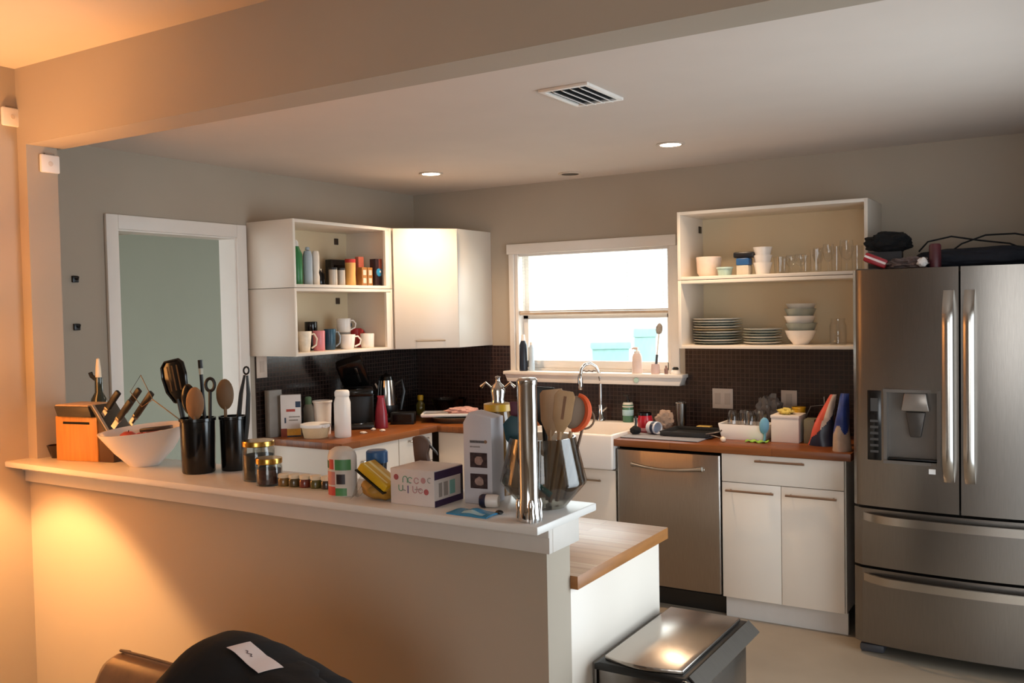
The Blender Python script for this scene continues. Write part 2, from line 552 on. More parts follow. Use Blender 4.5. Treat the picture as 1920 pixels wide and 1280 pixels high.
# ================================================================== CEILING FITTINGS
v = thing('ceiling_vent', 'white slatted air vent in the kitchen ceiling', 'vent', (2.443, -2.085, H), .0)
hx, hy = .085, .138
M().box(-hx - .02, -hy - .02, -.012, hx + .02, -hy, 0, .003).box(-hx - .02, hy, -.012, hx + .02, hy + .02, 0, .003).box(-hx - .02, -hy, -.012, -hx, hy, 0, .003).box(hx, -hy, -.012, hx + .02, hy, 0, .003).obj('frame', trim_m, v)
M().box(-hx, -hy, -.002, hx, hy, -.0005).obj('duct', dark_m, v)
for k in range(4):
    M().box(-.012, -hy, -.012, .012, hy, -.009, 0, 0, .6).obj('slat', trim_m, v, (-.055 + k * .038, 0, 0))

bulb_m = mat('lit lamp face', 'fff1dc', .5, emit=26.0, emitcol='fff0d8')
dull_m = mat('unlit lamp face', '4a4038', .4)
ring_m = mat('lamp trim ring', 'd5c7b8', .4)


def downlight(x, y, label, on):
    t = thing('recessed_light', label, 'ceiling light', (x, y, H), 0, 'recessed kitchen ceiling lights')
    M().lathe([(.052, -.0005), (.072, -.0005), (.074, -.004), (.07, -.007), (.054, -.006)]).obj('trim_ring', ring_m, t)
    M().lathe([(0, -.004), (.054, -.004), (.054, -.0008), (0, -.0008)]).obj('lens', bulb_m if on else dull_m, t)
    if on:
        light('downlight_beam', 'SPOT', (x, y, H - .02), 54, (1.0, .68, .42), (0, 0, 0), spot_size=radians(125), spot_blend=.9, shadow_soft_size=.05)


downlight(.743, -.782, 'lit recessed light near the corner cabinet', True)
downlight(2.295, -.818, 'lit recessed light above the open shelf unit by the fridge', True)
downlight(1.403, -.24, 'unlit dark recessed light above the sink window', False)

# ================================================================== WALL CABINETS
def open_cabinet(label, group, x0, y0, x1, y1, z0, z1, face, hinges):
    """open carcass; face '+x' or '-y' is the open side"""
    t = thing('wall_cabinet', label, 'cabinet', ((x0 + x1) / 2, (y0 + y1) / 2, z0), 0, group)
    cx, cy = (x0 + x1) / 2, (y0 + y1) / 2
    a, b_, c, e = x0 - cx, y0 - cy, x1 - cx, y1 - cy
    h = z1 - z0
    th = .018
    body = M()
    if face == '+x':
        body.box(a, b_, 0, c, b_ + th, h, .001).box(a, e - th, 0, c, e, h, .001).box(a, b_ + th, 0, c, e - th, th, .001).box(a, b_ + th, h - th, c, e - th, h, .001)
        bk = M().box(a, b_ + th, th, a + .006, e - th, h - th)
    else:
        body.box(a, b_, 0, a + th, e, h, .001).box(c - th, b_, 0, c, e, h, .001).box(a + th, b_, 0, c - th, e, th, .001).box(a + th, b_, h - th, c - th, e, h, .001)
        bk = M().box(a + th, e - .006, th, c - th, e, h - th)
    body.obj('carcass', cab_m, t)
    bk.obj('back_panel', cabin_m, t)
    for (hx_, hy_, hz_) in hinges:
        q = M()
        if face == '+x':
            q.box(hx_ - cx, hy_ - cy - .018, hz_ - z0 - .02, hx_ - cx + .006, hy_ - cy + .018, hz_ - z0 + .02, .002)
        else:
            q.box(hx_ - cx, hy_ - cy - .02, hz_ - z0 - .02, hx_ - cx + .006, hy_ - cy + .02, hz_ - z0 + .02, .002)
        q.obj('hanging_bracket', mat('dark bracket', '3b2d22', .5), t)
    return t


gl_, gr_ = 'open wall cabinets left of the corner', 'open wall cabinets beside the fridge'
LC = (.003, -1.572, .37, -.716)
ZM = 1.788
for_filler = []
for_filler.append(open_cabinet('upper open white wall cabinet left of the window holding bottles and tins', gl_, LC[0], LC[1], LC[2], LC[3], ZM + .0015, 2.171, '+x', [(.009, -.83, 2.10)]))
for_filler.append(open_cabinet('lower open white wall cabinet left of the window holding mugs', gl_, LC[0], LC[1], LC[2], LC[3], 1.404, ZM - .0015, '+x', [(.009, -.83, 1.72)]))
for q in for_filler:
    M().box(.1665, .368, .0185, .183, .4095, .363).obj('filler_strip', cab_m, q)
RC = (2.147, -.37, 3.167, -.001)
open_cabinet('upper open white wall cabinet by the fridge holding glasses', gr_, RC[0], RC[1], RC[2], RC[3], ZM + .0015, 2.171, '-y', [(2.165, -.06, 2.09)])
open_cabinet('lower open white wall cabinet by the fridge holding plates and bowls', gr_, RC[0], RC[1], RC[2], RC[3], 1.404, ZM - .0015, '-y', [])

t = thing('corner_wall_cabinet', 'closed white diagonal corner wall cabinet', 'cabinet', (.3, -.3, 1.404))
h = 2.171 - 1.404
M().prism([(-.299, -.412), (.065, -.412), (.355, -.095), (.355, .299), (-.299, .299)], 'z', 0, h, .001).obj('carcass', cab_m, t)
dd = M().box(-.206, -.018, .003, .206, 0, h - .003, .002).obj('door', cab_m, t, (.2165, -.2595, 0), (0, 0, math.atan2(.317, .29)))
M().tube([(-.07, -.018, .05), (-.07, -.045, .05), (.11, -.045, .05), (.11, -.018, .05)], .0045, 8).obj('handle', mat('pale nickel handle', 'cdbfae', .3, .9), dd)

# ================================================================== WORKTOPS, BASE UNITS, SINK
def bar_handle(parent, x, y, z, L, m=None, axis='x'):
    b = M()
    if axis == 'x':
        b.tube([(x - L / 2, y, z), (x + L / 2, y, z)], .006, 8)
        for s in (-1, 1):
            b.tube([(x + s * (L / 2 - .02), y, z), (x + s * (L / 2 - .02), y + .032, z)], .004, 6)
    else:
        b.tube([(x, y - L / 2, z), (x, y + L / 2, z)], .006, 8)
        for s in (-1, 1):
            b.tube([(x, y + s * (L / 2 - .02), z), (x - .032, y + s * (L / 2 - .02), z)], .004, 6)
    return b.obj('handle', m or handle_m, parent)


KL, KR = .925, .91
t = M().prism([(sp + .0005, -1.52), (.645, -1.52), (.645, -.645), (1.255, -.645), (1.255, -sp - .0005), (sp + .0005, -sp - .0005)], 'z', KL - .038, KL, .002).obj('worktop', woody_m)
tag(t, 'L-shaped butcher block worktop running from the left wall to the sink', 'worktop')
t = M().box(1.868, -.65, KR - .038, 3.135, -sp - .0005, KR, .002).obj('worktop', wood_m)
tag(t, 'butcher block worktop above the dishwasher beside the fridge', 'worktop')
b = M().box(.60, YW + TW + .0005, .867, 2.918, -2.432, .905, .002)
b.bm.normal_update()
for f in b.bm.faces:
    f.material_index = 0 if f.normal.z > .8 else 1  # upward faces get the paler wood, the edges the darker one
t = b.obj('worktop', [woodpale_m, mat('dark worktop edge', '9a6430', .4, var=.18, scale=8, stretch=(6, 1, 6))])
tag(t, 'pale topped butcher block worktop of the peninsula behind the half wall', 'worktop')


def left_unit(y0, y1, label, kind):
    t = thing('base_cabinet', label, 'cabinet', (.0, (y0 + y1) / 2, 0), 0, 'base cabinets along the left wall')
    w_ = (y1 - y0) / 2
    M().box(.004, -w_, .11, .60, w_, KL - .0385).obj('carcass', cab_m, t)
    M().box(.004, -w_, 0, .56, w_, .11).obj('plinth', trim_m, t)
    if kind == 'drawer':
        q = M().box(.601, -w_ + .0015, .715, .62, w_ - .0015, KL - .042, .001).obj('drawer', cab_m, t)
        bar_handle(q, .65, 0, .86, .18, None, 'y')
        q = M().box(.601, -w_ + .0015, .112, .62, w_ - .0015, .712, .001).obj('door', cab_m, t)
        bar_handle(q, .65, 0, .68, .18, None, 'y')
    else:
        q = M().box(.601, -w_ + .0015, .112, .62, w_ - .0015, KL - .042, .001).obj('door', cab_m, t)
        bar_handle(q, .65, 0, .80, .2, None, 'y')


left_unit(-1.505, -1.0, 'white base cabinet at the open end of the left worktop', 'door')
left_unit(-.995, -.665, 'narrow white base cabinet with a drawer next to the corner', 'drawer')
t = thing('base_cabinet', 'white corner base cabinet left of the sink', 'cabinet', (.93, -.3, 0))
M().box(-.31, -.30, .11, .32, .29, KL - .0385).obj('carcass', cab_m, t)
M().box(-.31, -.26, 0, .32, .29, .11).obj('plinth', trim_m, t)
q = M().box(-.285, -.33, .112, .318, -.301, KL - .042, .001).obj('door', cab_m, t)
bar_handle(q, .2, -.36, .80, .16)

t = thing('sink_cabinet', 'white base cabinet under the apron sink', 'cabinet', (1.563, -.3, 0))
M().box(-.305, -.30, .11, .305, .285, .735).obj('carcass', cab_m, t)
M().box(-.305, -.26, 0, .305, .285, .11).obj('plinth', trim_m, t)
for s in (-1, 1):
    q = M().box(s * .1525 - .15, -.328, .112, s * .1525 + .15, -.301, .728, .001).obj('door', cab_m, t)
    bar_handle(q, s * .1525, -.355, .67, .14)

t = thing('apron_sink', 'white ceramic farmhouse sink with a deep apron front', 'sink', (1.563, -.365, .7355))
b = M()
sx, y0, y1, hh = .302, -.30, .345, .197
b.box(-sx, y0, 0, sx, y0 + .03, hh, .012, seg=3).box(-sx, y1 - .1, 0, sx, y1, hh, .01).box(-sx, y0 + .02, 0, -sx + .028, y1 - .05, hh, .01).box(sx - .028, y0 + .02, 0, sx, y1 - .05, hh, .01).box(-sx + .01, y0 + .01, 0, sx - .01, y1 - .01, .02)
b.obj('basin', white_m, t)
M().lathe([(0, .0), (.04, 0), (.045, .003), (0, .004)], (0, .02, .021)).obj('drain', chrome_m, t)
q = M().box(-.0, 0, 0, .03, .03, .03).obj('overflow_cap', chrome_m, t, (.18, .262, .1975))

# faucet: tall chrome pull-down with a loop spout
t = thing('faucet', 'tall chrome gooseneck tap behind the apron sink', 'tap', (1.505, -.075, .9335))
M().lathe([(0, 0), (.028, 0), (.028, .01), (.018, .03), (.016, .10), (0, .10)]).obj('base', chrome_m, t)
M().tube([(0, 0, .09), (0, 0, .25), (-.005, -.005, .30), (-.02, -.02, .34), (-.045, -.045, .362), (-.07, -.07, .355), (-.085, -.088, .33), (-.09, -.095, .29)], .0105, 10).obj('spout', chrome_m, t)
M().lathe([(.0, 0), (.015, 0), (.019, .02), (.018, .07), (.012, .1), (0, .1)], (-.0905, -.0955, .20)).obj('spray_head', chrome_m, t)
M().tube([(.015, 0, .06), (.05, -.02, .085)], [.008, .005], 8).obj('lever', chrome_m, t)

# dishwasher
t = thing('dishwasher', 'stainless steel dishwasher under the right worktop', 'dishwasher', (2.176, -.3, 0))
M().box(-.296, -.30, .1, .296, .285, .868).obj('tub', dark_m, t)
fr = M().prism([(-.297, -.305), (.297, -.305), (.297, -.333), (.29, -.338), (.15, -.343), (-.15, -.343), (-.29, -.338), (-.297, -.333)], 'z', .12, .855, .003).obj('door', mat('dishwasher steel', 'a39b93', .3, 1.0, var=.06, scale=30, stretch=(14, 14, .5)), t)
b = M()
pts = [(-.20 + .4 * k / 14, -.350 - .030 * sin(pi * k / 14), .779 - .012 * sin(pi * k / 14)) for k in range(15)]
b.tube(pts, [.015 - .007 * sin(pi * k / 14) ** .5 for k in range(15)], 10, sq=.9)
for s in (-1, 1):
    b.lathe([(0, 0), (.016, 0), (.013, .010), (0, .012)])
    vs0 = b.n() - 2 * 28 - 2
    b.xf((pi / 2, 0, 0), (s * .2, -.335, .775), vs0)
b.obj('handle', handle_m, fr)
M().box(-.29, -.30, .855, .29, -.29, .8705).obj('control_strip', black_m, t)
M().box(-.296, -.26, 0, .296, -.24, .1195).obj('toe_kick', black_m, t)

# drawer + two door unit
t = thing('base_cabinet', 'white base cabinet with one drawer over two doors beside the fridge', 'cabinet', (2.789, -.3, 0))
M().box(-.31, -.309, .11, .315, .285, .871).obj('carcass', cab_m, t)
M().box(-.302, -.298, 0, .318, -.279, .107).obj('plinth', mat('pale plinth', 'c9c5c0', .4, var=.02), t)
hb_m = mat('brown nickel handle', '9c8573', .3, .85)
q = M().box(-.309, -.329, .722, .309, -.31, .868, .0012).obj('drawer', cab_m, t)
bar_handle(q, .0, -.36, .843, .25, hb_m)
for s in (-1, 1):
    q = M().box(s * .155 - .1535, -.329, .112, s * .155 + .1535, -.31, .7185, .0012).obj('door', cab_m, t)
    bar_handle(q, s * .155, -.36, .680, .25, hb_m)

# peninsula cabinet
t = thing('peninsula_cabinet', 'white cabinet under the peninsula worktop with a plain end panel', 'cabinet', (1.75, -2.78, 0))
M().box(-1.15, -.299, 0, 1.13, .305, .8665).obj('carcass', cab_m, t)
M().box(1.1305, -.2995, 0, 1.145, .322, .8665, .001).obj('end_panel', cab_m, t)
for k in range(4):
    q = M().box(-1.14 + k * .565, .3055, .11, -.58 + k * .565, .322, .86, .001).obj('door', cab_m, t)
    M().tube([(-1.0 + k * .565, .32, .8), (-1.0 + k * .565, .35, .8), (-.72 + k * .565, .35, .8), (-.72 + k * .565, .32, .8)], .005, 6).obj('handle', handle_m, q)

# ================================================================== FRIDGE
FX0, FX1, FYF = 3.182, 4.094, -.823
fr = thing('fridge', 'stainless steel french door fridge with two freezer drawers', 'fridge', ((FX0 + FX1) / 2, -.45, 0))
fcx = (FX0 + FX1) / 2
hw = (FX1 - FX0) / 2


def fy(x):
    """front curve of the doors, local"""
    u = x / hw
    e = max(0, (abs(u) - .94) / .06)
    return FYF + .45 - .042 * (1 - u * u) - .0 + .02 * e * e


def fseg(b, xa, xb, za, zb, yb, n=10):
    out = [(xa + (xb - xa) * k / n, fy(xa + (xb - xa) * k / n)) for k in range(n + 1)]
    b.prism(out + [(xb, yb), (xa, yb)], 'z', za, zb)
    return b


YB = -.30
M().box(-hw + .006, -.299, .035, hw - .006, .40, 1.776, .004).obj('cabinet_body', mat('grey painted steel', '55504b', .5, .2, var=.04), fr)
# left door built round the dispenser recess
RX0, RX1, RZ0, RZ1 = 3.333 - fcx, 3.548 - fcx, .925, 1.235
PX0 = 3.250 - fcx
b = M()
fseg(b, -hw, RX0, .705, 1.792, YB)
fseg(b, RX1, -.004, .705, 1.792, YB)
fseg(b, RX0, RX1, RZ1, 1.792, YB)
fseg(b, RX0, RX1, .705, RZ0, YB)
ld = b.obj('door', steel_m, fr, angle=25)
disp_m = mat('dispenser grey', '6c645d', .35, .5, var=.04)
b = M()
yr = -.345
b.box(RX0, yr, RZ0, RX1, YB - .004, RZ1)
b.box(RX0 - .012, fy(RX0) - .007, RZ0 - .014, RX0 + .002, yr, RZ1 + .014).box(RX1 - .002, fy(RX1) - .007, RZ0 - .014, RX1 + .012, yr, RZ1 + .014)
b.box(RX0 - .012, fy(RX0) - .016, RZ1, RX1 + .012, yr, RZ1 + .014).box(RX0 - .012, fy(RX0) - .016, RZ0 - .014, RX1 + .012, yr, RZ0)
dp = b.obj('dispenser', disp_m, ld)
M().prism([(RX0 + .06, 1.15), (RX0 + .075, 1.234), (RX1 - .05, 1.234), (RX1 - .035, 1.15)], 'y', yr - .05, yr - .001, .006).obj('spout_housing', mat('dispenser light grey', '8f857c', .3, .6), dp)
M().prism([(RX0 + .075, 1.145), (RX1 - .055, 1.145), (RX1 - .075, 1.03), (RX0 + .095, 1.03)], 'y', yr - .022, yr - .001, .006).obj('paddle', mat('dispenser dark grey', '4a443f', .35, .4), dp)
M().box(RX0 + .002, yr - .04, RZ0 + .0005, RX1 - .002, yr - .001, RZ0 + .008, .002).obj('drip_tray', black_m, dp)
b = M().box(PX0, fy(PX0) - .011, RZ0 - .005, PX0 + .06, fy(PX0) + .02, RZ1 + .005, .002)
cp = b.obj('control_panel', blackg_m, ld)
pp_m = mat('dim panel print', '3c3835', .4)
for k in range(6):
    M().box(PX0 + .012, fy(PX0) - .0122, .955 + k * .028, PX0 + .048, fy(PX0) - .010, .966 + k * .028).obj('button', pp_m, cp)
M().box(PX0 + .014, fy(PX0) - .0122, 1.145, PX0 + .046, fy(PX0) - .010, 1.205).obj('display', pp_m, cp)
M().box(3.512 - fcx, fy(3.52 - fcx) - .0035, .876, 3.540 - fcx, fy(3.52 - fcx) + .004, .898).obj('sticker', mat('white sticker', 'd8d4cf', .5), ld)
rd = fseg(M(), .004, hw, .705, 1.792, YB, 12).obj('door', steel_m, fr, angle=25)


def long_handle(x, parent):
    b = M()
    y = fy(x)
    n = 16
    pts = []
    for k in range(n + 1):
        u = k / n
        pts.append((x, y - .006 - .052 * min(1, sin(pi * u) * 2.6) ** .7 if 0 < k < n else y - .004, .845 + .845 * u))
    b.sheet(lambda u, v: (x - .021 + .042 * v, pts[int(round(u * n))][1] - .006 * sin(pi * v), pts[int(round(u * n))][2]), n, 6, -.014)
    return b.obj('handle', handle_m, parent, angle=60)


long_handle(-.043, ld)
long_handle(.040, rd)
for za, zb, zh in ((.425, .692, .655), (.062, .412, .372)):
    q = fseg(M(), -hw, hw, za, zb, YB, 24).obj('drawer', steel_m, fr, angle=25)
    b = M()
    n = 24
    X = [-.41 + .82 * k / n for k in range(n + 1)]
    b.sheet(lambda u, v: (X[int(round(u * n))], fy(X[int(round(u * n))]) - .004 - .05 * min(1, sin(pi * u) * 2.4) ** .6 if 0 < u < 1 else fy(X[int(round(u * n))]) - .003, zh - .018 + .036 * v), n, 4, .013)
    b.obj('handle', handle_m, q, angle=60)
M().box(-hw + .03, -.30, .028, hw - .03, .38, .06).obj('base_grille', dark_m, fr)
for sx_ in (-1, 1):
    M().box(sx_ * (hw - .07) - .055, -.335, 0, sx_ * (hw - .07) + .055, -.22, .04, .012).obj('foot', mat('dark grey plastic', '3d3c40', .5), fr)
    M().box(sx_ * (hw - .06) - .05, -.36, 1.7765, sx_ * (hw - .06) + .05, -.23, 1.798, .008).obj('hinge_cover', mat('hinge grey', '4b4641', .5), fr)

# ================================================================== TRASH CAN
t = thing('trash_can', 'brushed steel step trash can standing beside the peninsula end', 'trash can', (3.055, -2.715, 0))
M().prism([(-.135, -.255), (.135, -.255), (.145, -.1), (.145, .1), (.135, .255), (-.135, .255)], 'z', .03, .612, .008).obj('body', steel_m, t)
M().prism([(-.137, -.262), (.137, -.262), (.148, -.1), (.148, .1), (.137, .262), (-.137, .262)], 'z', 0, .034, .004).obj('base_ring', black_m, t)
b = M()
b.prism([(-.142, .6125), (.140, .6125), (.146, .602), (.172, .606), (.135, .637), (-.125, .637), (-.142, .630)], 'y', -.268, .268, .004)
rim = b.obj('lid_frame', black_m, t)
b = M()
n0 = 12
out = [(-.118, -.245)] + [(-.118 + .236 * k / n0, -.245 - .022 * sin(pi * k / n0)) for k in range(1, n0)] + [(.118, -.245), (.118, .25), (-.118, .25)]
b.prism(out, 'z', .6375, .650, .003)
b.obj('lid', mat('polished lid steel', 'b9b0a7', .24, 1.0, var=.03, scale=20, stretch=(1, 14, 1)), t)
M().prism([(.137, .6385), (.1735, .606), (.1755, .610), (.140, .642)], 'y', -.255, .262).obj('side_flap', mat('dark brushed steel', '6f6962', .42, .95, stretch=(1, 14, 1)), t)
M().prism([(.118, .60), (.170, .603), (.150, .632), (.128, .634)], 'y', -.275, -.2685, .001).obj('end_cap', chrome_m, t)
M().box(-.156, -.25, .03, -.1425, .25, .625, .004).obj('hinge_housing', mat('dark brushed steel'), t)
M().box(-.06, -.30, .02, .06, -.262, .035, .004).obj('pedal', black_m, t)

# ================================================================== LIVING ROOM LAMP (stands left of the view)
t = thing('floor_lamp', 'tall floor lamp with a drum shade in the living room corner', 'lamp', (.80, -3.72, 0))
M().lathe([(0, 0), (.14, 0), (.14, .015), (.02, .03), (0, .03)]).obj('base', black_m, t)
M().tube([(0, 0, .03), (0, 0, 1.44)], .009, 10).obj('pole', black_m, t)
M().lathe([(.165, 1.36), (.125, 1.70), (.122, 1.70), (.162, 1.36)]).obj('lamp_shade', mat('linen shade', 'cdb892', .9, emit=8.0, emitcol='ffab5c'), t)
M().lathe([(0, 1.44), (.014, 1.44), (.014, 1.48), (.020, 1.483), (.03, 1.52), (.02, 1.525), (0, 1.527)]).obj('bulb', mat('warm bulb', 'ffd9a0', .5, emit=8, emitcol='ffb765'), t)
light('lamp_light', 'POINT', (.80, -3.72, 1.545), 42, (1.0, .50, .19), shadow_soft_size=.045)
light('lamp_down_boost', 'SPOT', (.80, -3.72, 1.43), 110, (1.0, .53, .20), (0, 0, 0), spot_size=radians(96), spot_blend=.25, shadow_soft_size=.04)  # extra spot added to strengthen the glow thrown on the half wall

# ================================================================== LEDGE ITEMS
B = 1.0902

# --- knife block and what stands round it
t = thing('knife_block', 'bamboo knife block with a dark slotted top at the left of the ledge', 'knife block', (.785, -3.120, B), .20)
M().prism([(-.108, 0), (.098, 0), (.098, .172), (-.108, .172)], 'y', -.055, .06, .003).obj('body', bamboo_m, t)
M().box(-.068, -.0565, .143, .062, -.05, .152).obj('slot', dark_m, t)
M().prism([(.0985, 0), (.17, 0), (.17, .075), (.0985, .165)], 'y', -.05, .055, .002).obj('wedge', mat('shadowed bamboo', '4c3220', .5, var=.1), t)  # shadow on the block's side put into a darker bamboo colour
M().prism([(-.082, .1725), (.088, .1725), (.072, .212), (-.098, .212)], 'y', -.07, .07, .003).obj('top_board', mat('dark grey resin', '39342c', .45), t)
M().box(-.095, -.066, .2122, .068, .066, .218, .002).obj('wood_inlay', beech_m, t)
M().prism([(.074, .214), (.082, .218), (.182, .082), (.172, .078)], 'y', -.064, .064, .002).obj('sloped_plate', mat('dark grey resin', '39342c'), t)
M().prism([(.083, .2182), (.087, .2205), (.187, .083), (.183, .0815)], 'y', -.064, -.052, .0).obj('plate_edge', mat('pale edge', 'b9aa96', .4), t)


def knife(x, y, z, L, label, tilt=.72, rz=.2):
    k = thing('kitchen_knife', label, 'knife', (x, y, z), 0, 'knives in the knife block', (0, tilt, rz))
    M().box(-.012, -.008, .02, .012, .008, .02 + L, .005).obj('handle', black_m, k)
    b = M()
    for q in range(3):
        b.lathe([(0, -.0092), (.003, -.0092), (.003, .0092), (0, .0092)], (0, 0, 0), 8)
    M().box(-.011, -.007, .008, .011, .007, .0205, .002).obj('bolster', steel_m, k)
    M().box(-.010, -.0012, -.028, .010, .0012, .010).obj('blade', chrome_m, k)
    return k


kp = [(.925, -3.140, 1.282, .085, 'black handled knife nearest the bamboo block body'), (.945, -3.075, 1.272, .105, 'tall black handled knife at the back of the knife block'),
      (.985, -3.135, 1.245, .09, 'black handled knife lowest on the block with a steel bolster'), (1.005, -3.075, 1.250, .12, 'longest black handled knife leaning out over the white bowl')]
for x, y, z, L, lb in kp:
    knife(x, y, z, L, lb)

t = thing('wine_bottle', 'dark green bottle with a pale stopper behind the knife block', 'bottle', (.70, -3.01, B))
M().lathe([(0, 0), (.034, 0), (.036, .01), (.036, .19), (.03, .225), (.016, .25), (.0145, .31), (0, .31)]).obj('body', mat('dark green glass', '1f2417', .12, coat=.5), t)
M().lathe([(0, .311), (.012, .311), (.010, .35), (.006, .385), (0, .39)]).obj('stopper', cream_m, t)
M().tube([(-.014, 0, .30), (-.03, -.01, .315), (-.036, -.012, .33)], .009, 8).obj('pourer', black_m, t)
t = thing('storage_box', 'small black box tucked against the pilaster behind the knife block', 'box', (.622, -3.035, B), .1)
M().box(-.03, -.035, 0, .03, .035, .165, .006).obj('body', black_m, t)
M().box(-.024, -.0362, .012, .024, -.034, .15, .002).obj('front_panel', blackg_m, t)
t = M().lathe([(0, 0), (.025, 0), (.042, .05), (.038, .05), (.022, .006), (0, .006)]).obj('dark_cup', mat('dark brown glaze', '2a1812', .25), None, (.630, -3.150, B))
tag(t, 'small dark brown cup at the far left of the ledge', 'cup')

# --- white bowl and its contents
bx, by = 1.122, -3.118
t = thing('serving_bowl', 'wide white conical bowl on the ledge', 'bowl', (bx, by, B))
b = M().lathe([(0, 0), (.052, 0), (.056, .004), (.105, .055), (.158, .132), (.160, .137), (.154, .137), (.100, .062), (.05, .014), (0, .011)], seg=40)
for q in b.bm.verts:
    q.co.z += (q.co.x * .55 + q.co.y * .80) * .09 * max(0, q.co.z - .01) / .13
b.obj('shell', white_m, t)
M().lathe([(.040, -.0), (.05, -.0), (.05, .004), (.04, .004)], seg=32).obj('foot_ring', white_m, t)
red_m = mat('red apple skin', 'b3473a', .3, var=.35, scale=25)
for k, (x, y, z, r, lb) in enumerate([(-.050, -.030, .094, .034, 'pinkish red apple at the left of the white bowl'), (.028, -.030, .094, .034, 'red apple with a pale spot in the middle of the white bowl'), (-.005, .045, .094, .034, 'red apple at the back of the white bowl')]):
    a = thing('red_apple', lb, 'apple', (bx + x, by + y, B + z), k, 'apples in the white bowl')
    M().lathe([(0, -.75 * r), (.35 * r, -.92 * r), (.8 * r, -.6 * r), (r, .05 * r), (.85 * r, .65 * r), (.45 * r, .92 * r), (.12 * r, .78 * r), (0, .7 * r)], seg=20).obj('flesh', red_m, a)
    M().tube([(0, 0, .7 * r), (.1 * r, 0, 1.1 * r)], .0015, 6).obj('stem', mat('dark stem', '3b2a1a', .7), a)
t = M().box(-.06, -.014, -.007, .06, .014, .007, .003).obj('chocolate_bar', mat('dark wrapper', '241a1c', .4), None, (bx + .04, by + .025, B + .135), (0, -.10, .45))
tag(t, 'dark wrapped bar lying across the white bowl', 'bar')

# --- two black utensil crocks
def crock(x, y, r, h, label):
    t = thing('utensil_crock', label, 'crock', (x, y, B), 0, 'black utensil crocks')
    M().lathe([(0, 0), (r * .9, 0), (r * .95, .006), (r, h - .012), (r * 1.06, h - .01), (r * 1.06, h), (r * .94, h), (r * .88, .012), (0, .012)], seg=32).obj('body', blackg_m, t)
    return t


C1, C2 = (1.440, -3.132), (1.517, -3.040)
crock(C1[0], C1[1], .060, .193, 'glossy black utensil crock in front, beside the white bowl')
crock(C2[0], C2[1], .047, .193, 'second black utensil crock tucked behind the first')

t = thing('slotted_turner', 'big black slotted turner leaning left in the front crock', 'turner', (C1[0] - .03, C1[1], B + .0135), 0, None, (0, -.20, .25))
b = M().prism([(-.018, .235), (.018, .235), (.044, .275), (.052, .33), (.048, .375), (.03, .392), (-.03, .392), (-.048, .375), (-.052, .33), (-.044, .275)], 'y', -.004, .004, .002)
b.obj('blade', blackg_m, t)
M().tube([(-.018, -.006, .24), (-.042, -.006, .28), (-.049, -.006, .33), (-.045, -.006, .37), (-.028, -.006, .387), (.028, -.006, .387), (.045, -.006, .37), (.049, -.006, .33), (.042, -.006, .28), (.018, -.006, .24)], .0035, 6).obj('highlight_rim', blackg_m, t)  # rim tube added so the blade edge shows a highlight
for k in range(3):
    M().box(-.024 + k * .02, -.0046, .28, -.018 + k * .02, -.0039, .37).obj('slot', mat('brown slot', '3a2a1e', .5), t)
M().tube([(-.0, 0, .25), (0, 0, .2), (.0, 0, .0)], [.013, .012, .010], 8, sq=.6).obj('handle', black_m, t)
t = thing('wire_slicer', 'thin wire loop utensil sticking out left of the front crock', 'utensil', (C1[0] + .03, C1[1] - .035, B + .150), 0, None, (0, -1.08, .1))
M().tube([(0, 0, .0), (0, 0, .225)], .0022, 6).obj('handle', steel_m, t)
M().tube([(0, 0, .225), (-.05, 0, .26), (-.03, .0, .335), (.05, 0, .315), (.0, 0, .225)], .0016, 6).obj('wire_loop', mat('dark wire', '6a6258', .35, .9), t)


def wooden_spoon(x, y, ln, tilt, rz, sc, label, m, lean=0):
    t = thing('wooden_spoon', label, 'spoon', (x, y, B + .0135), 0, 'wooden spoons in the crocks', (lean, tilt, rz))
    M().tube([(0, 0, 0), (0, 0, ln)], [.005, .006], 8).obj('handle', m, t)
    b = M()
    b.lump((0, 0, ln + .045 * sc), .034 * sc, .008, .058 * sc, 3, .0, sub=3)
    b.obj('bowl', m, t)


wooden_spoon(C1[0] + .015, C1[1] - .028, .190, .06, .4, 1.0, 'brown wooden spoon in the front crock with its oval bowl up', spoon_m, .06)
wooden_spoon(C2[0] - .012, C2[1] - .022, .215, .0, .5, .95, 'darker wooden spoon standing in the back crock', mat('dark spoon wood', '6f5438', .5, var=.15), .0)


t = thing('black_spoon', 'black nylon spoon filling the gap behind the front wooden spoon', 'spoon', (C1[0] - .012, C1[1] - .005, B + .0135), 0, None, (0, -.07, .35))
M().tube([(0, 0, 0), (0, 0, .20)], [.006, .008], 8).obj('handle', black_m, t)
M().lump((0, 0, .245), .030, .008, .055, 3, 0, sub=3).obj('bowl', blackg_m, t)


def tool(x, y, ln, tilt, rz, label, name, head, lean=0):
    t = thing(name, label, 'utensil', (x, y, B + .0135), 0, None, (lean, tilt, rz))
    M().tube([(0, 0, 0), (0, 0, ln)], [.005, .0065], 8).obj('handle', black_m, t)
    b = M()
    head(b, ln)
    b.obj('hook' if name != 'basting_brush' else 'tip', black_m, t)


def ring_head(b, ln):
    b.tube([(.016 * cos(a * pi / 8), 0, ln + .02 + .022 * sin(a * pi / 8)) for a in range(16)], .006, 8, True)


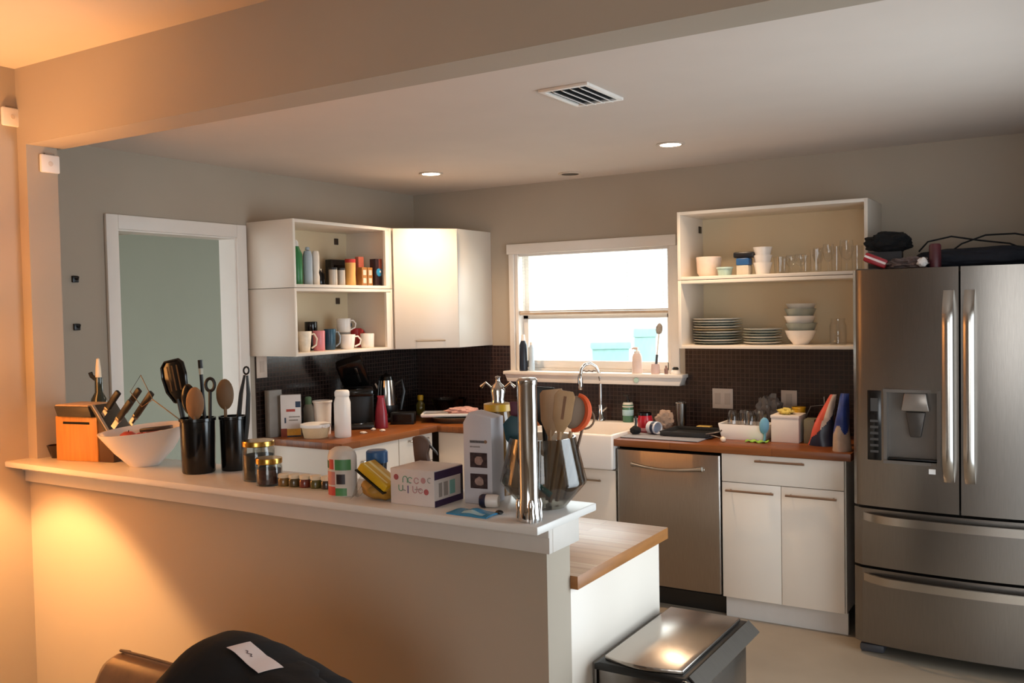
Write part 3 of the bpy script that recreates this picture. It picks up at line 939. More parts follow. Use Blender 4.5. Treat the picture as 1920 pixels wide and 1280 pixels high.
tool(C1[0] + .035, C1[1] + .02, .275, .03, .5, 'black utensil handle ending in a loop between the wooden spoons', 'ladle', ring_head)
tool(C1[0] - .022, C1[1] + .022, .25, -.02, .5, 'short black utensil handle with a round end behind the front wooden spoon', 'whisk', lambda b, l: b.lump((0, 0, l + .008), .012, .01, .012, 1, 0, sub=2))
t = thing('thermometer_probe', 'thin black stick with a pale band rising highest from the front crock', 'utensil', (C1[0] + .008, C1[1] + .035, B + .0135), 0, None, (0, -.07, 0))
M().tube([(0, 0, 0), (0, 0, .33)], .0065, 8).obj('handle', black_m, t)
M().tube([(0, 0, .33), (0, 0, .352)], .0075, 8).obj('band', mat('pale band', 'b9b7a6', .5), t)
M().tube([(0, 0, .352), (0, 0, .382)], .0085, 8).obj('tip', black_m, t)
t = thing('tongs', 'black tongs with a hanging ring leaning right out of the back crock', 'tongs', (C2[0] + .016, C2[1] + .012, B + .0135), 0, None, (0, .10, .4))
for s in (-1, 1):
    M().tube([(s * .012, 0, 0), (s * .017, 0, .16), (s * .014, 0, .26), (s * .005, 0, .325)], [.010, .014, .012, .007], 8, sq=.5).obj('arm', black_m, t)
M().tube([(.010 * cos(a * pi / 6), 0, .342 + .013 * sin(a * pi / 6)) for a in range(12)], .0035, 6, True).obj('ring', black_m, t)

# --- gold lidded jars
def gold_jar(x, y, r, h, fill, fh, label):
    t = thing('gold_lid_jar', label, 'jar', (x, y, B), 0, 'glass jars with gold lids')
    M().lathe([(0, 0), (r * .96, 0), (r, .004), (r, h - .03), (r * .93, h - .022), (r * .93, h - .006), (r * .89, h - .006), (r * .89, h - .025), (r * .95, h - .034), (r * .95, .006), (0, .005)], seg=28).obj('body', jar_m, t)
    M().lathe([(0, .006), (r * .92, .006), (r * .92, fh), (0, fh + .003)], seg=24).obj('contents', fill, t)
    M().lathe([(0, h), (r * 1.0, h), (r * 1.02, h - .003), (r * 1.02, h - .016), (r * .98, h - .018), (r * .95, h - .018), (r * .95, h - .005), (0, h - .005)], seg=28).obj('lid', gold_m, t)


gold_jar(1.752, -3.142, .053, .132, mat('dark coffee beans', '2c2623', .6, var=.5, scale=120, bump=.4), .085, 'taller glass jar of dark contents with a gold lid')
gold_jar(1.853, -3.192, .042, .088, mat('reddish brown grains', '4a2620', .6, var=.4, scale=120, bump=.4), .052, 'shorter glass jar of reddish brown contents with a gold lid')

# --- strip of small jars
tray = tag(M().box(-.105, -.019, 0, .105, .019, .0035, .001).obj('jar_tray', mat('clear tray', 'b7a98f', .4), None, (2.005, -3.185, B), (0, 0, .15)), 'thin strip tray carrying five little jars on the ledge', 'tray')
cols = ['7b5a2a', '4f3f1e', '6e2a1c', '57501f', '33231c']
for k in range(5):
    dx = -.082 + k * .041
    t = thing('spice_jar', ['little jar of tan spice, first in the strip from the gold lidded jars', 'little jar of olive brown spice, second in the strip of little jars', 'little jar of red spice in the middle of the strip of little jars',
                            'little jar of green spice, fourth in the strip of little jars', 'little jar of dark spice beside the fruit printed carton'][k], 'jar', (2.005 + dx * cos(.15), -3.185 + dx * sin(.15), B + .0037), .15, 'little jars on the strip tray')
    M().lathe([(0, 0), (.0175, 0), (.019, .004), (.019, .022), (.016, .026), (0, .026)], seg=18).obj('body', mat('spice ' + cols[k], cols[k], .3, coat=.6), t)
    M().lathe([(0, .0262), (.0175, .0262), (.0185, .029), (.0185, .036), (.016, .039), (0, .039)], seg=18).obj('lid', cream_m, t)

# --- fruit printed carton with domed top
t = thing('fruit_carton', 'white carton with strawberry red and leaf green print', 'carton', (2.188, -3.212, B), .28)
t.scale = (1.08, 1.08, 1.0)
b = M()
b.sheet(lambda u, v: (.043 * (1 - .0 * v) * cos(2 * pi * u) ** 1 * 1.0, .030 * sin(2 * pi * u), .143 * v), 28, 6, .001)
b2 = M().lathe([(0, 0), (.040, 0), (.0425, .004), (.0425, .118), (.038, .135), (.022, .146), (0, .148)], seg=28, sq=(1, .72))
b.bm.free()
b2.obj('pack', mat('carton white', 'd9cfc4', .4), t)


def wrap(b, a0, a1, z0, z1, rx=.0428, ry=.0308, n=8):
    """a printed patch hugging the curved pack"""
    b.sheet(lambda u, v: (rx * sin(a0 + (a1 - a0) * u), -ry * cos(a0 + (a1 - a0) * u), z0 + (z1 - z0) * v), n, 2, .0004)
    return b


lg = mat('print leaf green', '4d8a52', .4)
rd_ = mat('print red', 'c4473b', .4)
for nm, a0, a1, z0, z1, mm in [('leaf_print', -1.3, -.75, .085, .108, mat('print dark green', '2f5d36', .4)), ('berry_print', -.75, -.3, .082, .112, rd_), ('leaf_print', -.2, .95, .080, .112, lg), ('berry_print', -1.2, -.2, .003, .03, rd_),
                               ('leaf_print', -.2, .6, .003, .026, lg), ('seed_print', -.1, .5, .038, .068, mat('print dark', '2c1a1c', .4)), ('pink_print', -1.1, -.2, .035, .075, mat('print pink', 'c9827a', .4))]:
    wrap(M(), a0, a1, z0, z1).obj(nm, mm, t)

t = thing('blue_lid_cup', 'dark cup with a blue lid behind the yellow packet', 'cup', (2.268, -3.145, B))
M().lathe([(0, 0), (.026, 0), (.03, .095), (0, .095)]).obj('body', mat('smoky navy plastic', '1d2330', .3), t)
M().lathe([(0, .0955), (.033, .0955), (.033, .128), (.028, .133), (0, .133)]).obj('lid', mat('blue plastic', '2d5c8f', .35), t)

# --- yellow packet of bread wrapped in film
t = thing('yellow_packet', 'tilted yellow packet in loose clear film on the ledge', 'packet', (2.338, -3.222, B), .12)
M().lump((0, .01, .034), .058, .045, .034, 5, .18, 1.6, 4, .93).obj('contents', mat('mustard filling', 'a5792a', .45, var=.25, scale=14), t)
b = M().box(-.056, -.036, -.012, .056, .042, .012, .005).xf((0, .60, 0), (.0, .0, .072))
b.obj('top_pack', mat('yellow wrapper', 'd8ab24', .3, var=.15, scale=10, bump=.1), t)
b = M().box(-.058, -.040, -.017, .058, .044, -.0125, .001).xf((0, .60, 0), (.0, .0, .072))
b.obj('black_band', black_m, t)
b = M().box(-.052, -.0, .0121, .05, .012, .0126).box(-.05, -.026, .0121, .045, -.02, .0126).xf((0, .60, 0), (.0, .0, .072))
b.obj('print', mat('pale yellow print', 'efdf9d', .35), t)
M().sheet(lambda u, v: (-.04 - .045 * u, -.03 + .07 * v, .004 + .075 * (1 - u) ** 1.3 + .006 * sin(9 * v + 5 * u)), 8, 8, .0006).obj('film', glass('plastic film', (.93, .92, .9), .25), t)

# --- white drink carton box with purple end
t = thing('drink_box', 'white printed multipack box with a purple banded end', 'box', (2.474, -3.168, B), .015)
bw_, bd_, bh_ = .0775, .072, .103
M().box(-bw_, -bd_, 0, bw_, bd_, bh_, .002).obj('carton', mat('pale carton board', 'd6cdc9', .5, var=.03), t)
pu = mat('deep purple print', '2f1640', .4)
M().box(bw_, -bd_ + .002, .0, bw_ + .0008, bd_ - .001, .018).obj('purple_band', pu, t)
M().box(bw_, -bd_ + .002, bh_ - .026, bw_ + .0008, bd_ - .001, bh_ - .003).obj('purple_band', pu, t)
M().box(bw_, bd_ - .012, .018, bw_ + .0008, bd_ - .001, bh_ - .026).obj('purple_edge', mat('near black print', '150c1a', .4), t)
PR = [('print green', '6f9c82'), ('print rose', 'b98a8c'), ('print violet', '6d5a86'), ('print dull red', 'a8555a'), ('print grey', '9d958f'), ('print teal', '7fb3ac')]
PM = [mat(a, c, .5) for a, c in PR]
# soft coloured rounded print strokes in two rows, plus round fruit marks
def arc(x, z, r, a0, a1, leg=0):
    p = [(x + r * cos(a0 + (a1 - a0) * k / 10), -bd_ - .0004, z + r * sin(a0 + (a1 - a0) * k / 10)) for k in range(11)]
    if leg:
        p = [(p[0][0], p[0][1], p[0][2] + leg)] + p + [(p[-1][0], p[-1][1], p[-1][2] + leg)]
    return M().tube(p, .0014, 6)


for x, z, mi in [(-.056, .078, 3), (.050, .042, 3), (.040, .074, 1)]:
    M().lathe([(0, 0), (.0085, 0), (.0085, .0006), (0, .0006)], seg=18).xf((pi / 2, 0, 0), (x, -bd_, z)).obj('fruit_mark', PM[mi], t)
for x, z, r, a0, a1, leg, mi in [(-.024, .074, .008, 0, pi, -.010, 0), (-.006, .072, .008, .6, 5.2, 0, 0), (.016, .072, .008, .3, 5.9, 0, 1), (.062, .076, .007, 1, 5, 0, 4), (-.040, .046, .007, pi, 2 * pi, .010, 0), (.010, .044, .007, pi, 2 * pi, .012, 1), (.030, .044, .007, .2, 6.1, 0, 1), (-.03, .022, .02, 1.2, 1.9, 0, 4), (.02, .018, .03, 1.2, 1.9, 0, 4)]:
    arc(x, z, r, a0, a1, leg).obj('printed_stroke', PM[mi], t)
M().box(-.016, -bd_ - .0006, .034, -.0125, -bd_, .056).obj('printed_stroke', PM[2], t)
for k, (y0_, y1_, mi) in enumerate([(-.05, -.035, 4), (-.026, -.006, 4), (.004, .03, 5)]):
    M().box(bw_, y0_, .026, bw_ + .0009, y1_, .066).obj('end_print', PM[mi], t)

# --- brown curved ornament on a green foot, standing behind the box
t = thing('carved_ornament', 'brown carved ornament with a dark beak on a green and white foot', 'ornament', (2.372, -3.035, B), .35)
out = [(-.030, .02), (-.030, .055), (-.036, .11), (-.040, .165), (-.012, .168), (.008, .155), (.014, .138), (.006, .115), (.010, .09), (.030, .068), (.040, .045), (.032, .02)]
M().prism(out, 'y', -.016, .016, .005).obj('body', mat('brown carved wood', '5d4030', .55, var=.15), t)
M().prism([(.010, .145), (.014, .132), (.038, .108), (.034, .118)], 'y', -.006, .006, .001).obj('beak', mat('dark beak', '2b1d18', .5), t)
M().box(-.026, -.0195, .03, .014, -.0155, .05, .002).obj('white_patch', white_m, t)
M().box(-.032, -.03, 0, .045, .03, .022, .004).obj('foot', mat('dark green base', '27503c', .5), t)

# --- tall white carton with photo prints
t = thing('tall_carton', 'tall white carton with two dark photo prints on its front', 'carton', (2.630, -3.100, B), .12)
M().prism([(-.045, 0), (.045, 0), (.045, .246), (-.026, .262), (-.045, .232)], 'y', -.04, .04, .002).obj('box', mat('cool white board', 'c9c5ca', .45, var=.02), t)
for z in (.045, .105):
    q = M().box(-.024, -.0412, z, .03, -.0395, z + .042).obj('photo_print', mat('dark photo print', '3a2a2c', .4, var=.5, scale=70), t)
    M().lump((.004, -.0415, z + .02), .014, .001, .012, z * 100, .3, sub=2).obj('photo_subject', mat('pale photo patch', '9a7f76', .5, var=.3, scale=60), q)
M().box(-.024, -.0408, .175, .022, -.0395, .182).obj('heading_print', mat('grey print', '5d585a', .5, var=.4, scale=300), t)
M().box(-.024, -.0408, .162, .008, -.0395, .166).obj('text_print', mat('light grey print', '8e898b', .5, var=.4, scale=300), t)
M().lathe([(0, 0), (.005, 0), (.005, .0008), (0, .0008)], seg=12).xf((pi / 2, 0, 0), (.026, -.04, .179)).obj('round_logo', mat('brown print', '8c6a52', .5), t)

# --- amber jar with winged chrome stopper
t = thing('amber_jar', 'tall amber jar with a chrome winged stopper behind the tall carton', 'jar', (2.612, -2.990, B), .3)
M().lathe([(0, 0), (.036, 0), (.038, .01), (.038, .22), (.032, .25), (0, .25)]).obj('body', mat('amber brown glaze', '6b4a20', .2, coat=.5), t)
M().lathe([(.033, .25), (.044, .252), (.044, .272), (.03, .275), (0, .275)]).obj('yellow_band', mat('yellow band', 'c59a2c', .3), t)
M().lathe([(0, .2755), (.02, .2755), (.018, .285), (.022, .31), (.018, .325), (.008, .335), (.006, .345), (.009, .352), (0, .356)]).obj('stopper', chrome_m, t)
for s in (-1, 1):
    M().tube([(s * .018, 0, .318), (s * .038, 0, .335), (s * .052, 0, .322)], [.005, .006, .009], 8, sq=.6).obj('wing', chrome_m, t)

# --- smoked vase of utensils
VX, VY = 2.812, -3.075
t = thing('smoked_vase', 'large smoked glass vase holding cooking utensils at the ledge end', 'vase', (VX, VY, B), .1)
t.scale = (1.08, 1.08, 1.03)
b = M()
b.lathe([(0, 0), (.058, 0), (.112, .066), (.113, .072), (.086, .190), (.082, .190), (.108, .072), (.106, .068), (.055, .006), (0, .006)], seg=36)
b.obj('glass', smoke_m, t, angle=25)


def vase_tool(name, label, dx, dy, tilt, lean, rz):
    return thing(name, label, 'utensil', (VX + dx, VY + dy, B + .012), 0, 'utensils in the smoked vase', (lean, tilt, rz))


t = vase_tool('wooden_spatula', 'pale wooden spatula with a broad blade in the smoked vase', .0, .02, .06, 0, .45)
M().tube([(0, 0, 0), (0, 0, .20)], .0055, 8).obj('handle', beech_m, t)
M().prism([(-.006, .18), (.006, .18), (.030, .225), (.034, .305), (.027, .318), (-.027, .31), (-.034, .30), (-.028, .225)], 'y', -.003, .003, .0015).obj('blade', beech_m, t)
t = vase_tool('wooden_spatula', 'tan slotted wooden spatula next to the orange spoon', .02, .0, .16, 0, .5)
M().tube([(0, 0, 0), (0, 0, .20)], .0055, 8).obj('handle', beech_m, t)
M().prism([(-.006, .19), (.006, .19), (.026, .235), (.028, .30), (.02, .315), (-.02, .315), (-.03, .30), (-.026, .235)], 'y', -.003, .003, .0015).obj('blade', mat('tan wood', 'b48d62', .5, var=.12), t)
M().box(-.004, -.0035, .235, .004, .0035, .30).obj('slot', mat('slot brown', '7c5232', .6), t)
t = vase_tool('orange_spoon', 'brown spoon with a bright orange silicone rim in the smoked vase', .03, .02, .22, 0, .5)
M().tube([(0, 0, 0), (0, 0, .20)], .0055, 8).obj('handle', beech_m, t)
M().lump((0, .0, .255), .034, .007, .048, 1, 0, sub=3).obj('bowl', mat('grey brown silicone', '8d7764', .5), t)
M().tube([(.036 * sin(a * pi / 14), 0, .255 + .05 * cos(a * pi / 14)) for a in range(0, 15)], [.006 + .006 * sin(a * pi / 14) for a in range(15)], 8, sq=.9).obj('orange_rim', mat('orange silicone', 'dd5a2b', .4), t)
t = vase_tool('sieve_ring', 'dark handled sieve ring leaning out at the right of the smoked vase', .035, .055, .27, 0, .55)
M().tube([(0, 0, 0), (0, 0, .21)], .004, 8).obj('handle', mat('brown handle', '6b4e38', .5), t)
M().tube([(.026 * sin(a * pi / 10), 0, .235 + .028 * cos(a * pi / 10)) for a in range(20)], .003, 6, True).obj('ring', mat('brown wire', '7a6552', .4, .5), t)
t = vase_tool('silicone_spatula', 'dark teal silicone spatula at the left of the smoked vase', -.05, -.01, -.17, 0, .4)
M().tube([(0, 0, 0), (0, 0, .17)], .005, 8).obj('handle', mat('orange brown handle', 'b5834c', .5), t)
M().prism([(-.014, .16), (.014, .16), (.026, .18), (.026, .235), (.0, .245), (-.026, .225), (-.026, .18)], 'y', -.006, .006, .003).obj('blade', mat('dark teal silicone', '16414a', .5), t)
t = vase_tool('silicone_spatula', 'maroon silicone spatula behind the teal one in the smoked vase', -.045, .035, -.17, 0, .4)
M().tube([(0, 0, 0), (0, 0, .22)], .005, 8).obj('handle', beech_m, t)
M().prism([(-.02, .215), (.02, .215), (.028, .24), (.024, .275), (-.024, .285), (-.028, .24)], 'y', -.006, .006, .003).obj('blade', mat('maroon silicone', '5a1f35', .5), t)
t = vase_tool('teal_stick', 'bright teal handle lying slanted inside the smoked vase', .085, -.03, -.9, 0, .5)
M().tube([(0, 0, .05), (0, 0, .125)], .008, 8).obj('handle', mat('bright teal', '2f9d9d', .4, emit=0), t)
t = vase_tool('black_ladle', 'black utensil rising behind the steel tube in the smoked vase', -.005, .04, -.05, 0, .5)
M().tube([(0, 0, 0), (0, 0, .22)], .007, 8).obj('handle', black_m, t)
M().prism([(-.01, .21), (.01, .21), (.036, .25), (.036, .315), (-.036, .325), (-.036, .25)], 'y', -.006, .006, .003).obj('blade', black_m, t)

# --- polished steel tube
t = thing('steel_tube', 'tall polished steel tube with a notched foot standing in front of the smoked vase', 'kitchen tool', (2.870, -3.252, B), .4)
M().lathe([(0, .0), (.029, .0), (.031, .006), (.027, .05), (.0255, .062), (.0255, .355), (.0272, .358), (.0272, .368), (.022, .374), (0, .375)], seg=36).obj('shaft', chrome_m, t)
for k in range(4):
    a = k * pi / 2 + .3
    M().lathe([(0, .0), (.007, 0), (.009, .012), (.007, .03), (.009, .045), (.005, .058), (0, .06)], (.027 * cos(a), .027 * sin(a), 0), 12).obj('foot', chrome_m, t)

t = thing('salt_shaker', 'small white shaker with a navy cap lying in front of the tall carton', 'shaker', (2.678, -3.166, B + .0185), 0, None, (0, pi / 2, .35))
M().lathe([(0, 0), (.017, 0), (.0185, .004), (.0185, .03), (.016, .036), (0, .036)]).obj('body', white_m, t)
M().lathe([(0, -.0005), (.0185, -.0005), (.0185, -.012), (.015, -.018), (0, -.018)]).obj('cap', mat('navy plastic', '171c38', .35), t)
t = thing('blue_packet', 'flat blue plastic packet at the front edge of the ledge', 'packet', (2.693, -3.253, B), -.02)
M().sheet(lambda u, v: (-.066 + .132 * u, -.034 + .068 * v, .004 + .010 * sin(pi * u) * sin(pi * v) + .003 * sin(14 * u) * sin(pi * v)), 16, 10, .004).obj('packet', mat('blue film', '2f86b4', .25, var=.15, scale=14), t)
M().sheet(lambda u, v: (-.02 + .07 * u, -.028 + .014 * v, .0052 + .010 * sin(pi * (.35 + .53 * u)) * sin(pi * (.09 + .2 * v)) + .003 * sin(14 * (.35 + .53 * u)) * sin(pi * (.09 + .2 * v))), 8, 3, .0005).obj('label', mat('pale label', 'a9cbd6', .35), t)
t = tag(M().lump((0, 0, .006), .012, .009, .0065, 4, .2, sub=2, flat=.9).obj('bottle_cap', black_m, None, (2.760, -3.225, B)), 'small dark cap beside the foot of the steel tube', 'cap')

# ================================================================== LEFT WORKTOP ITEMS
K = KL + .0002


def carton(name, x, y, z, w_, d_, h_, rz, label, cat, m, parts=()):
    t = thing(name, label, cat, (x, y, z), rz)
    M().box(-w_ / 2, -d_ / 2, 0, w_ / 2, d_ / 2, h_, .002).obj('box', m, t)
    for nm, face, a0, a1, b0, b1, mm in parts:   # a along the face 0..1, b up 0..1
        e = .0008
        if face == 'f':
            M().box(-w_ / 2 + w_ * a0, -d_ / 2 - e, h_ * b0, -w_ / 2 + w_ * a1, -d_ / 2, h_ * b1).obj(nm, mm, t)
        else:
            M().box(w_ / 2, -d_ / 2 + d_ * a0, h_ * b0, w_ / 2 + e, -d_ / 2 + d_ * a1, h_ * b1).obj(nm, mm, t)
    return t


def bottle(name, x, y, z, prof, m, label, cat='bottle', cap=None, capm=None, group=None, seg=22):
    t = thing(name, label, cat, (x, y, z), 0, group)
    M().lathe(prof, seg=seg).obj('body', m, t)
    if cap:
        M().lathe(cap, seg=seg).obj('cap', capm or whitep_m, t)
    return t


redp, bluep, yelp, brp = mat('red print', 'b5493c', .5), mat('navy print', '2b3f57', .5), mat('yellow print', 'cf9a3a', .5, var=.3), mat('brown red print', '8a3a24', .5, var=.3)
greyp = mat('grey text print', '8d8780', .5, var=.3, scale=200)
carton('cereal_carton', .140, -1.395, K, .115, .05, .245, .72, 'white food carton with red heading and fruit print at the base on the left worktop', 'carton', mat('white board', 'ded8d4', .45, var=.02),
       [('heading', 'f', .28, .72, .60, .66, redp), ('corner_print', 'f', .74, 1, .70, .84, bluep), ('text_print', 'f', .4, .95, .46, .49, greyp), ('text_print', 'f', .4, .85, .38, .41, greyp), ('small_print', 'f', .18, .26, .33, .46, bluep),
        ('fruit_print', 'f', .0, .3, .0, .2, brp), ('fruit_print', 'f', .3, .98, .03, .19, yelp), ('base_band', 'f', .3, .98, 0, .03, bluep)])
carton('grey_carton', .060, -1.455, K, .09, .045, .275, 1.45, 'plain grey carton behind the white food carton', 'carton', mat('grey board', '8b857e', .55))
bottle('green_top_bottle', .075, -1.185, K, [(0, 0), (.03, 0), (.032, .005), (.032, .14), (.022, .165), (0, .165)], mat('pale grey bottle', 'b9bbb2', .35), 'pale bottle with a mint green cap behind the paper cup', cap=[(0, .1655), (.02, .1655), (.02, .205), (.014, .212), (0, .212)], capm=mat('mint cap', '86b08d', .4))
bottle('black_grinder', .110, -1.125, K, [(0, 0), (.026, 0), (.028, .06), (.02, .11), (.025, .13), (.022, .16), (0, .165)], black_m, 'black grinder standing behind the paper cup', 'grinder')
t = thing('paper_cup', 'tall plain white cup on the left worktop', 'cup', (.240, -1.237, K))
M().lathe([(0, 0), (.046, 0), (.054, .19), (.056, .192), (.056, .197), (.051, .196), (.043, .006), (0, .006)]).obj('body', whitep_m, t)
M().lathe([(.0545, .186), (.0585, .19), (.0585, .199), (.054, .2)]).obj('rim', whitep_m, t)
t = thing('cream_tub', 'low cream tub with a white lid in front of the paper cup', 'tub', (.305, -1.365, K))
M().lathe([(0, 0), (.068, 0), (.082, .06), (0, .06)]).obj('body', mat('cream tub', 'e2c9a0', .4), t)
M().lathe([(0, .0605), (.088, .0605), (.09, .066), (.088, .078), (.07, .083), (0, .083)]).obj('lid', whitep_m, t)
M().tube([(.088, -.01, .068), (.105, -.02, .064), (.088, -.035, .066)], .005, 8).obj('tab', whitep_m, t)
bottle('white_bottle', .450, -1.295, K, [(0, 0), (.044, 0), (.048, .006), (.048, .20), (.042, .222), (.039, .235), (0, .235)], whitep_m, 'tall plain white bottle at the front of the left worktop', cap=[(0, .2355), (.041, .2355), (.043, .24), (.043, .262), (.036, .272), (0, .274)])
t = thing('coffee_machine', 'black pod coffee machine with its lid tilted open', 'coffee machine', (.225, -.900, K), .72)
M().box(-.095, -.02, 0, .095, .12, .25, .02).box(-.095, -.14, 0, .095, .0, .03, .012).obj('body', mat('coffee black', '1b1b1c', .4), t)
M().box(-.095, -.12, .20, .095, -.015, .25, .015).obj('brew_head', blackg_m, t)
M().lathe([(0, 0), (.05, 0), (.05, .004), (0, .004)], (0, -.07, .031)).obj('drip_plate', steel_m, t)
ln = M().box(-.085, -.115, -.035, .085, .115, .035, .02).xf((-.95, -.30, 0), (-.03, .055, .335))
ln.obj('lid', blackg_m, t)
M().box(.02, -.06, -.039, .034, .06, -.0345, .001).xf((-.95, -.30, 0), (-.03, .055, .335)).obj('chrome_strip', chrome_m, t)
M().box(-.13, -.01, .03, -.0955, .11, .2, .012).obj('water_tank', glass('smoky tank', (.35, .34, .33), .1), t)
t = thing('red_bag', 'crimson foil coffee bag standing beside the coffee machine', 'bag', (.395, -.885, K), .6)
M().lathe([(0, 0), (.040, .0), (.042, .01), (.036, .1), (.024, .17), (.020, .19), (0, .195)], seg=20, sq=(1, .6)).obj('body', mat('crimson foil', '8e1f2f', .3, var=.2, bump=.1), t)
M().box(-.022, -.004, .19, .022, .004, .202, .001).obj('folded_top', mat('crimson foil', '8e1f2f'), t)
t = thing('kettle', 'steel and black electric kettle on a black base', 'kettle', (.185, -.575, K), .5)
t.scale = (1, 1, 1.2)
M().lathe([(0, 0), (.085, 0), (.088, .01), (.08, .022), (0, .022)]).obj('base', black_m, t)
M().lathe([(0, .0225), (.068, .0225), (.072, .05), (.06, .17), (.052, .225), (0, .225)]).obj('body', mat('kettle steel', 'b5b0aa', .16, 1.0), t)
M().lathe([(.0725, .046), (.0745, .05), (.0705, .09), (.069, .088)]).obj('band', black_m, t)
M().lathe([(0, .2255), (.05, .2255), (.045, .245), (.012, .258), (0, .27)]).obj('lid', blackg_m, t)
M().tube([(.055, .01, .20), (.10, .02, .225), (.115, .02, .16), (.09, .015, .06)], .011, 8).obj('handle', black_m, t)
M().tube([(-.045, 0, .16), (-.075, 0, .205)], [.02, .012], 8).obj('spout', mat('kettle steel', 'b5b0aa'), t)
carton('black_box', .385, -.655, K, .15, .09, .075, .5, 'low black box on the worktop beside the kettle', 'box', black_m, [('front_panel', 'f', .1, .9, .2, .85, blackg_m)])
bottle('oil_bottle', .165, -.185, K, [(0, 0), (.03, 0), (.033, .006), (.033, .07), (.014, .1), (0, .1)], mat('yellow green oil', '6d6524', .15, coat=.6), 'small oil bottle with a bright yellow cap in the worktop corner', cap=[(0, .1005), (.02, .1005), (.021, .13), (.017, .136), (0, .136)], capm=mat('yellow cap', 'd8a91e', .4))
t = thing('fruit_bowl', 'dark glass fruit bowl in the worktop corner', 'bowl', (.40, -.17, K))
M().lathe([(0, 0), (.05, 0), (.10, .05), (.125, .12), (.119, .12), (.094, .055), (.045, .008), (0, .008)], seg=30).obj('shell', glass('brown glass', (.42, .36, .34), .12), t)
M().lathe([(.045, 0), (.055, 0), (.05, .006), (.045, .006)], seg=30).obj('foot_ring', mat('dark brown glaze', '2a1812'), t)
for k, (dx, dy) in enumerate([(-.035, .0), (.04, .02)]):
    a = thing('brown_pear', ['dark brown pear at the left in the glass fruit bowl', 'dark brown pear at the right in the glass fruit bowl'][k], 'pear', (.40 + dx, -.17 + dy, K + .046), k, 'pears in the glass bowl')
    M().lathe([(0, -.035), (.02, -.032), (.034, -.01), (.03, .015), (.016, .04), (.008, .05), (0, .051)], seg=18).obj('flesh', mat('brown fruit', '4a3430', .5, var=.2), a)
    M().tube([(0, 0, .05), (.004, 0, .065)], .0015, 6).obj('stem', mat('dark stem', '3b2a1a'), a)
# shallow pan under a white tray with pink meat wrap
t = thing('shallow_pan', 'shallow steel pan on the corner worktop', 'pan', (.655, -.42, K), .55)
M().lathe([(0, 0), (.125, 0), (.145, .03), (.15, .034), (.145, .036), (.12, .006), (0, .006)], seg=32, sq=(1.25, .85)).obj('body', mat('dull pan steel', '7a7468', .35, .8), t)
M().tube([(.17, .0, .03), (.2, .01, .036), (.2, .03, .036), (.17, .04, .03)], .005, 8).obj('handle', steel_m, t)
t = thing('white_tray', 'white rectangular tray resting over the shallow pan', 'tray', (.60, -.40, K + .0375), .55)
M().box(-.20, -.10, 0, .20, .10, .006, .002).box(-.205, -.105, .0045, .205, -.095, .02, .002).box(-.205, .095, .0045, .205, .105, .02, .002).box(-.205, -.095, .0045, -.195, .095, .02, .002).box(.195, -.095, .0045, .205, .095, .02, .002).obj('body', whitep_m, t)
M().box(-.19, -.09, .0062, .19, .09, .0075).obj('liner', mat('paper liner', 'f3e6dc', .7), t)
t = tag(M().lump((0, 0, .022), .105, .06, .024, 8, .35, 2.2, 4, .9).obj('pink_cloth', mat('pink paper', 'c79a92', .7, var=.2, bump=.2), None, (.655, -.37, K + .0375 + .008), (0, 0, .5)), 'crumpled pink paper bundle on the white tray', 'paper')
for k, (x, y, lb) in enumerate([(.46, -1.13, 'small white scrap nearest the tall white bottle'), (.50, -1.00, 'tiny white crumb near the worktop edge below the red bag'), (.415, -.985, 'white curled scrap in front of the coffee machine')]):
    tag(M().lump((0, 0, .006), .022 - .004 * k, .014, .0075, k + 2, .4, 2, 3, .8).obj('paper_scrap', mat('white paper', 'e8ddd2', .7), None, (x, y, K)), lb, 'scrap', 'paper scraps on the left worktop')

# ================================================================== UPPER LEFT SHELVES
S1 = ZM + .0015 + .018 + .0002      # floor of the upper box
S0 = 1.404 + .018 + .0002           # floor of the lower box
bottle('green_bottle', .215, -1.395, S1, [(0, 0), (.034, 0), (.036, .006), (.036, .18), (.022, .21), (.018, .225), (0, .225)], mat('green plastic', '2c7a45', .35), 'tall green bottle at the left end of the upper open shelf', cap=[(0, .2255), (.016, .2255), (.014, .25), (.006, .262), (0, .263)])
t = bottle('blue_grey_bottle', .24, -1.328, S1, [(0, 0), (.026, 0), (.028, .005), (.028, .17), (.02, .2), (0, .205)], mat('pale blue grey plastic', '9fadb8', .4), 'pale blue grey bottle beside the green bottle', cap=[(0, .2055), (.014, .2055), (.012, .222), (0, .224)], capm=mat('pale blue grey plastic', '9fadb8'))
bottle('white_grinder', .25, -1.272, S1, [(0, 0), (.021, 0), (.022, .05), (.017, .075), (.022, .095), (.0225, .18), (.018, .2), (0, .202)], mat('ivory plastic', 'ddd3c6', .4), 'slim ivory grinder on the upper open shelf', 'grinder')
bottle('black_jar', .20, -1.195, S1, [(0, 0), (.036, 0), (.039, .02), (.034, .07), (.02, .10), (0, .105)], blackg_m, 'squat black jar between the ivory grinder and the grey tin', 'jar')
tin = mat('pale tin', 'b5aca0', .35, .3)
for x, y, r, h_, lb in [(.285, -1.165, .026, .105, 'grey white tin with a dark lid, left of the two tins'), (.27, -1.079, .026, .105, 'grey white tin with a dark lid beside the yellow canister')]:
    bottle('spice_tin', x, y, S1, [(0, 0), (r, 0), (r, h_ - .012), (0, h_ - .012)], tin, lb, 'tin', cap=[(0, h_ - .0115), (r * 1.02, h_ - .0115), (r * 1.02, h_), (0, h_)], capm=black_m, group='tins on the upper shelf')
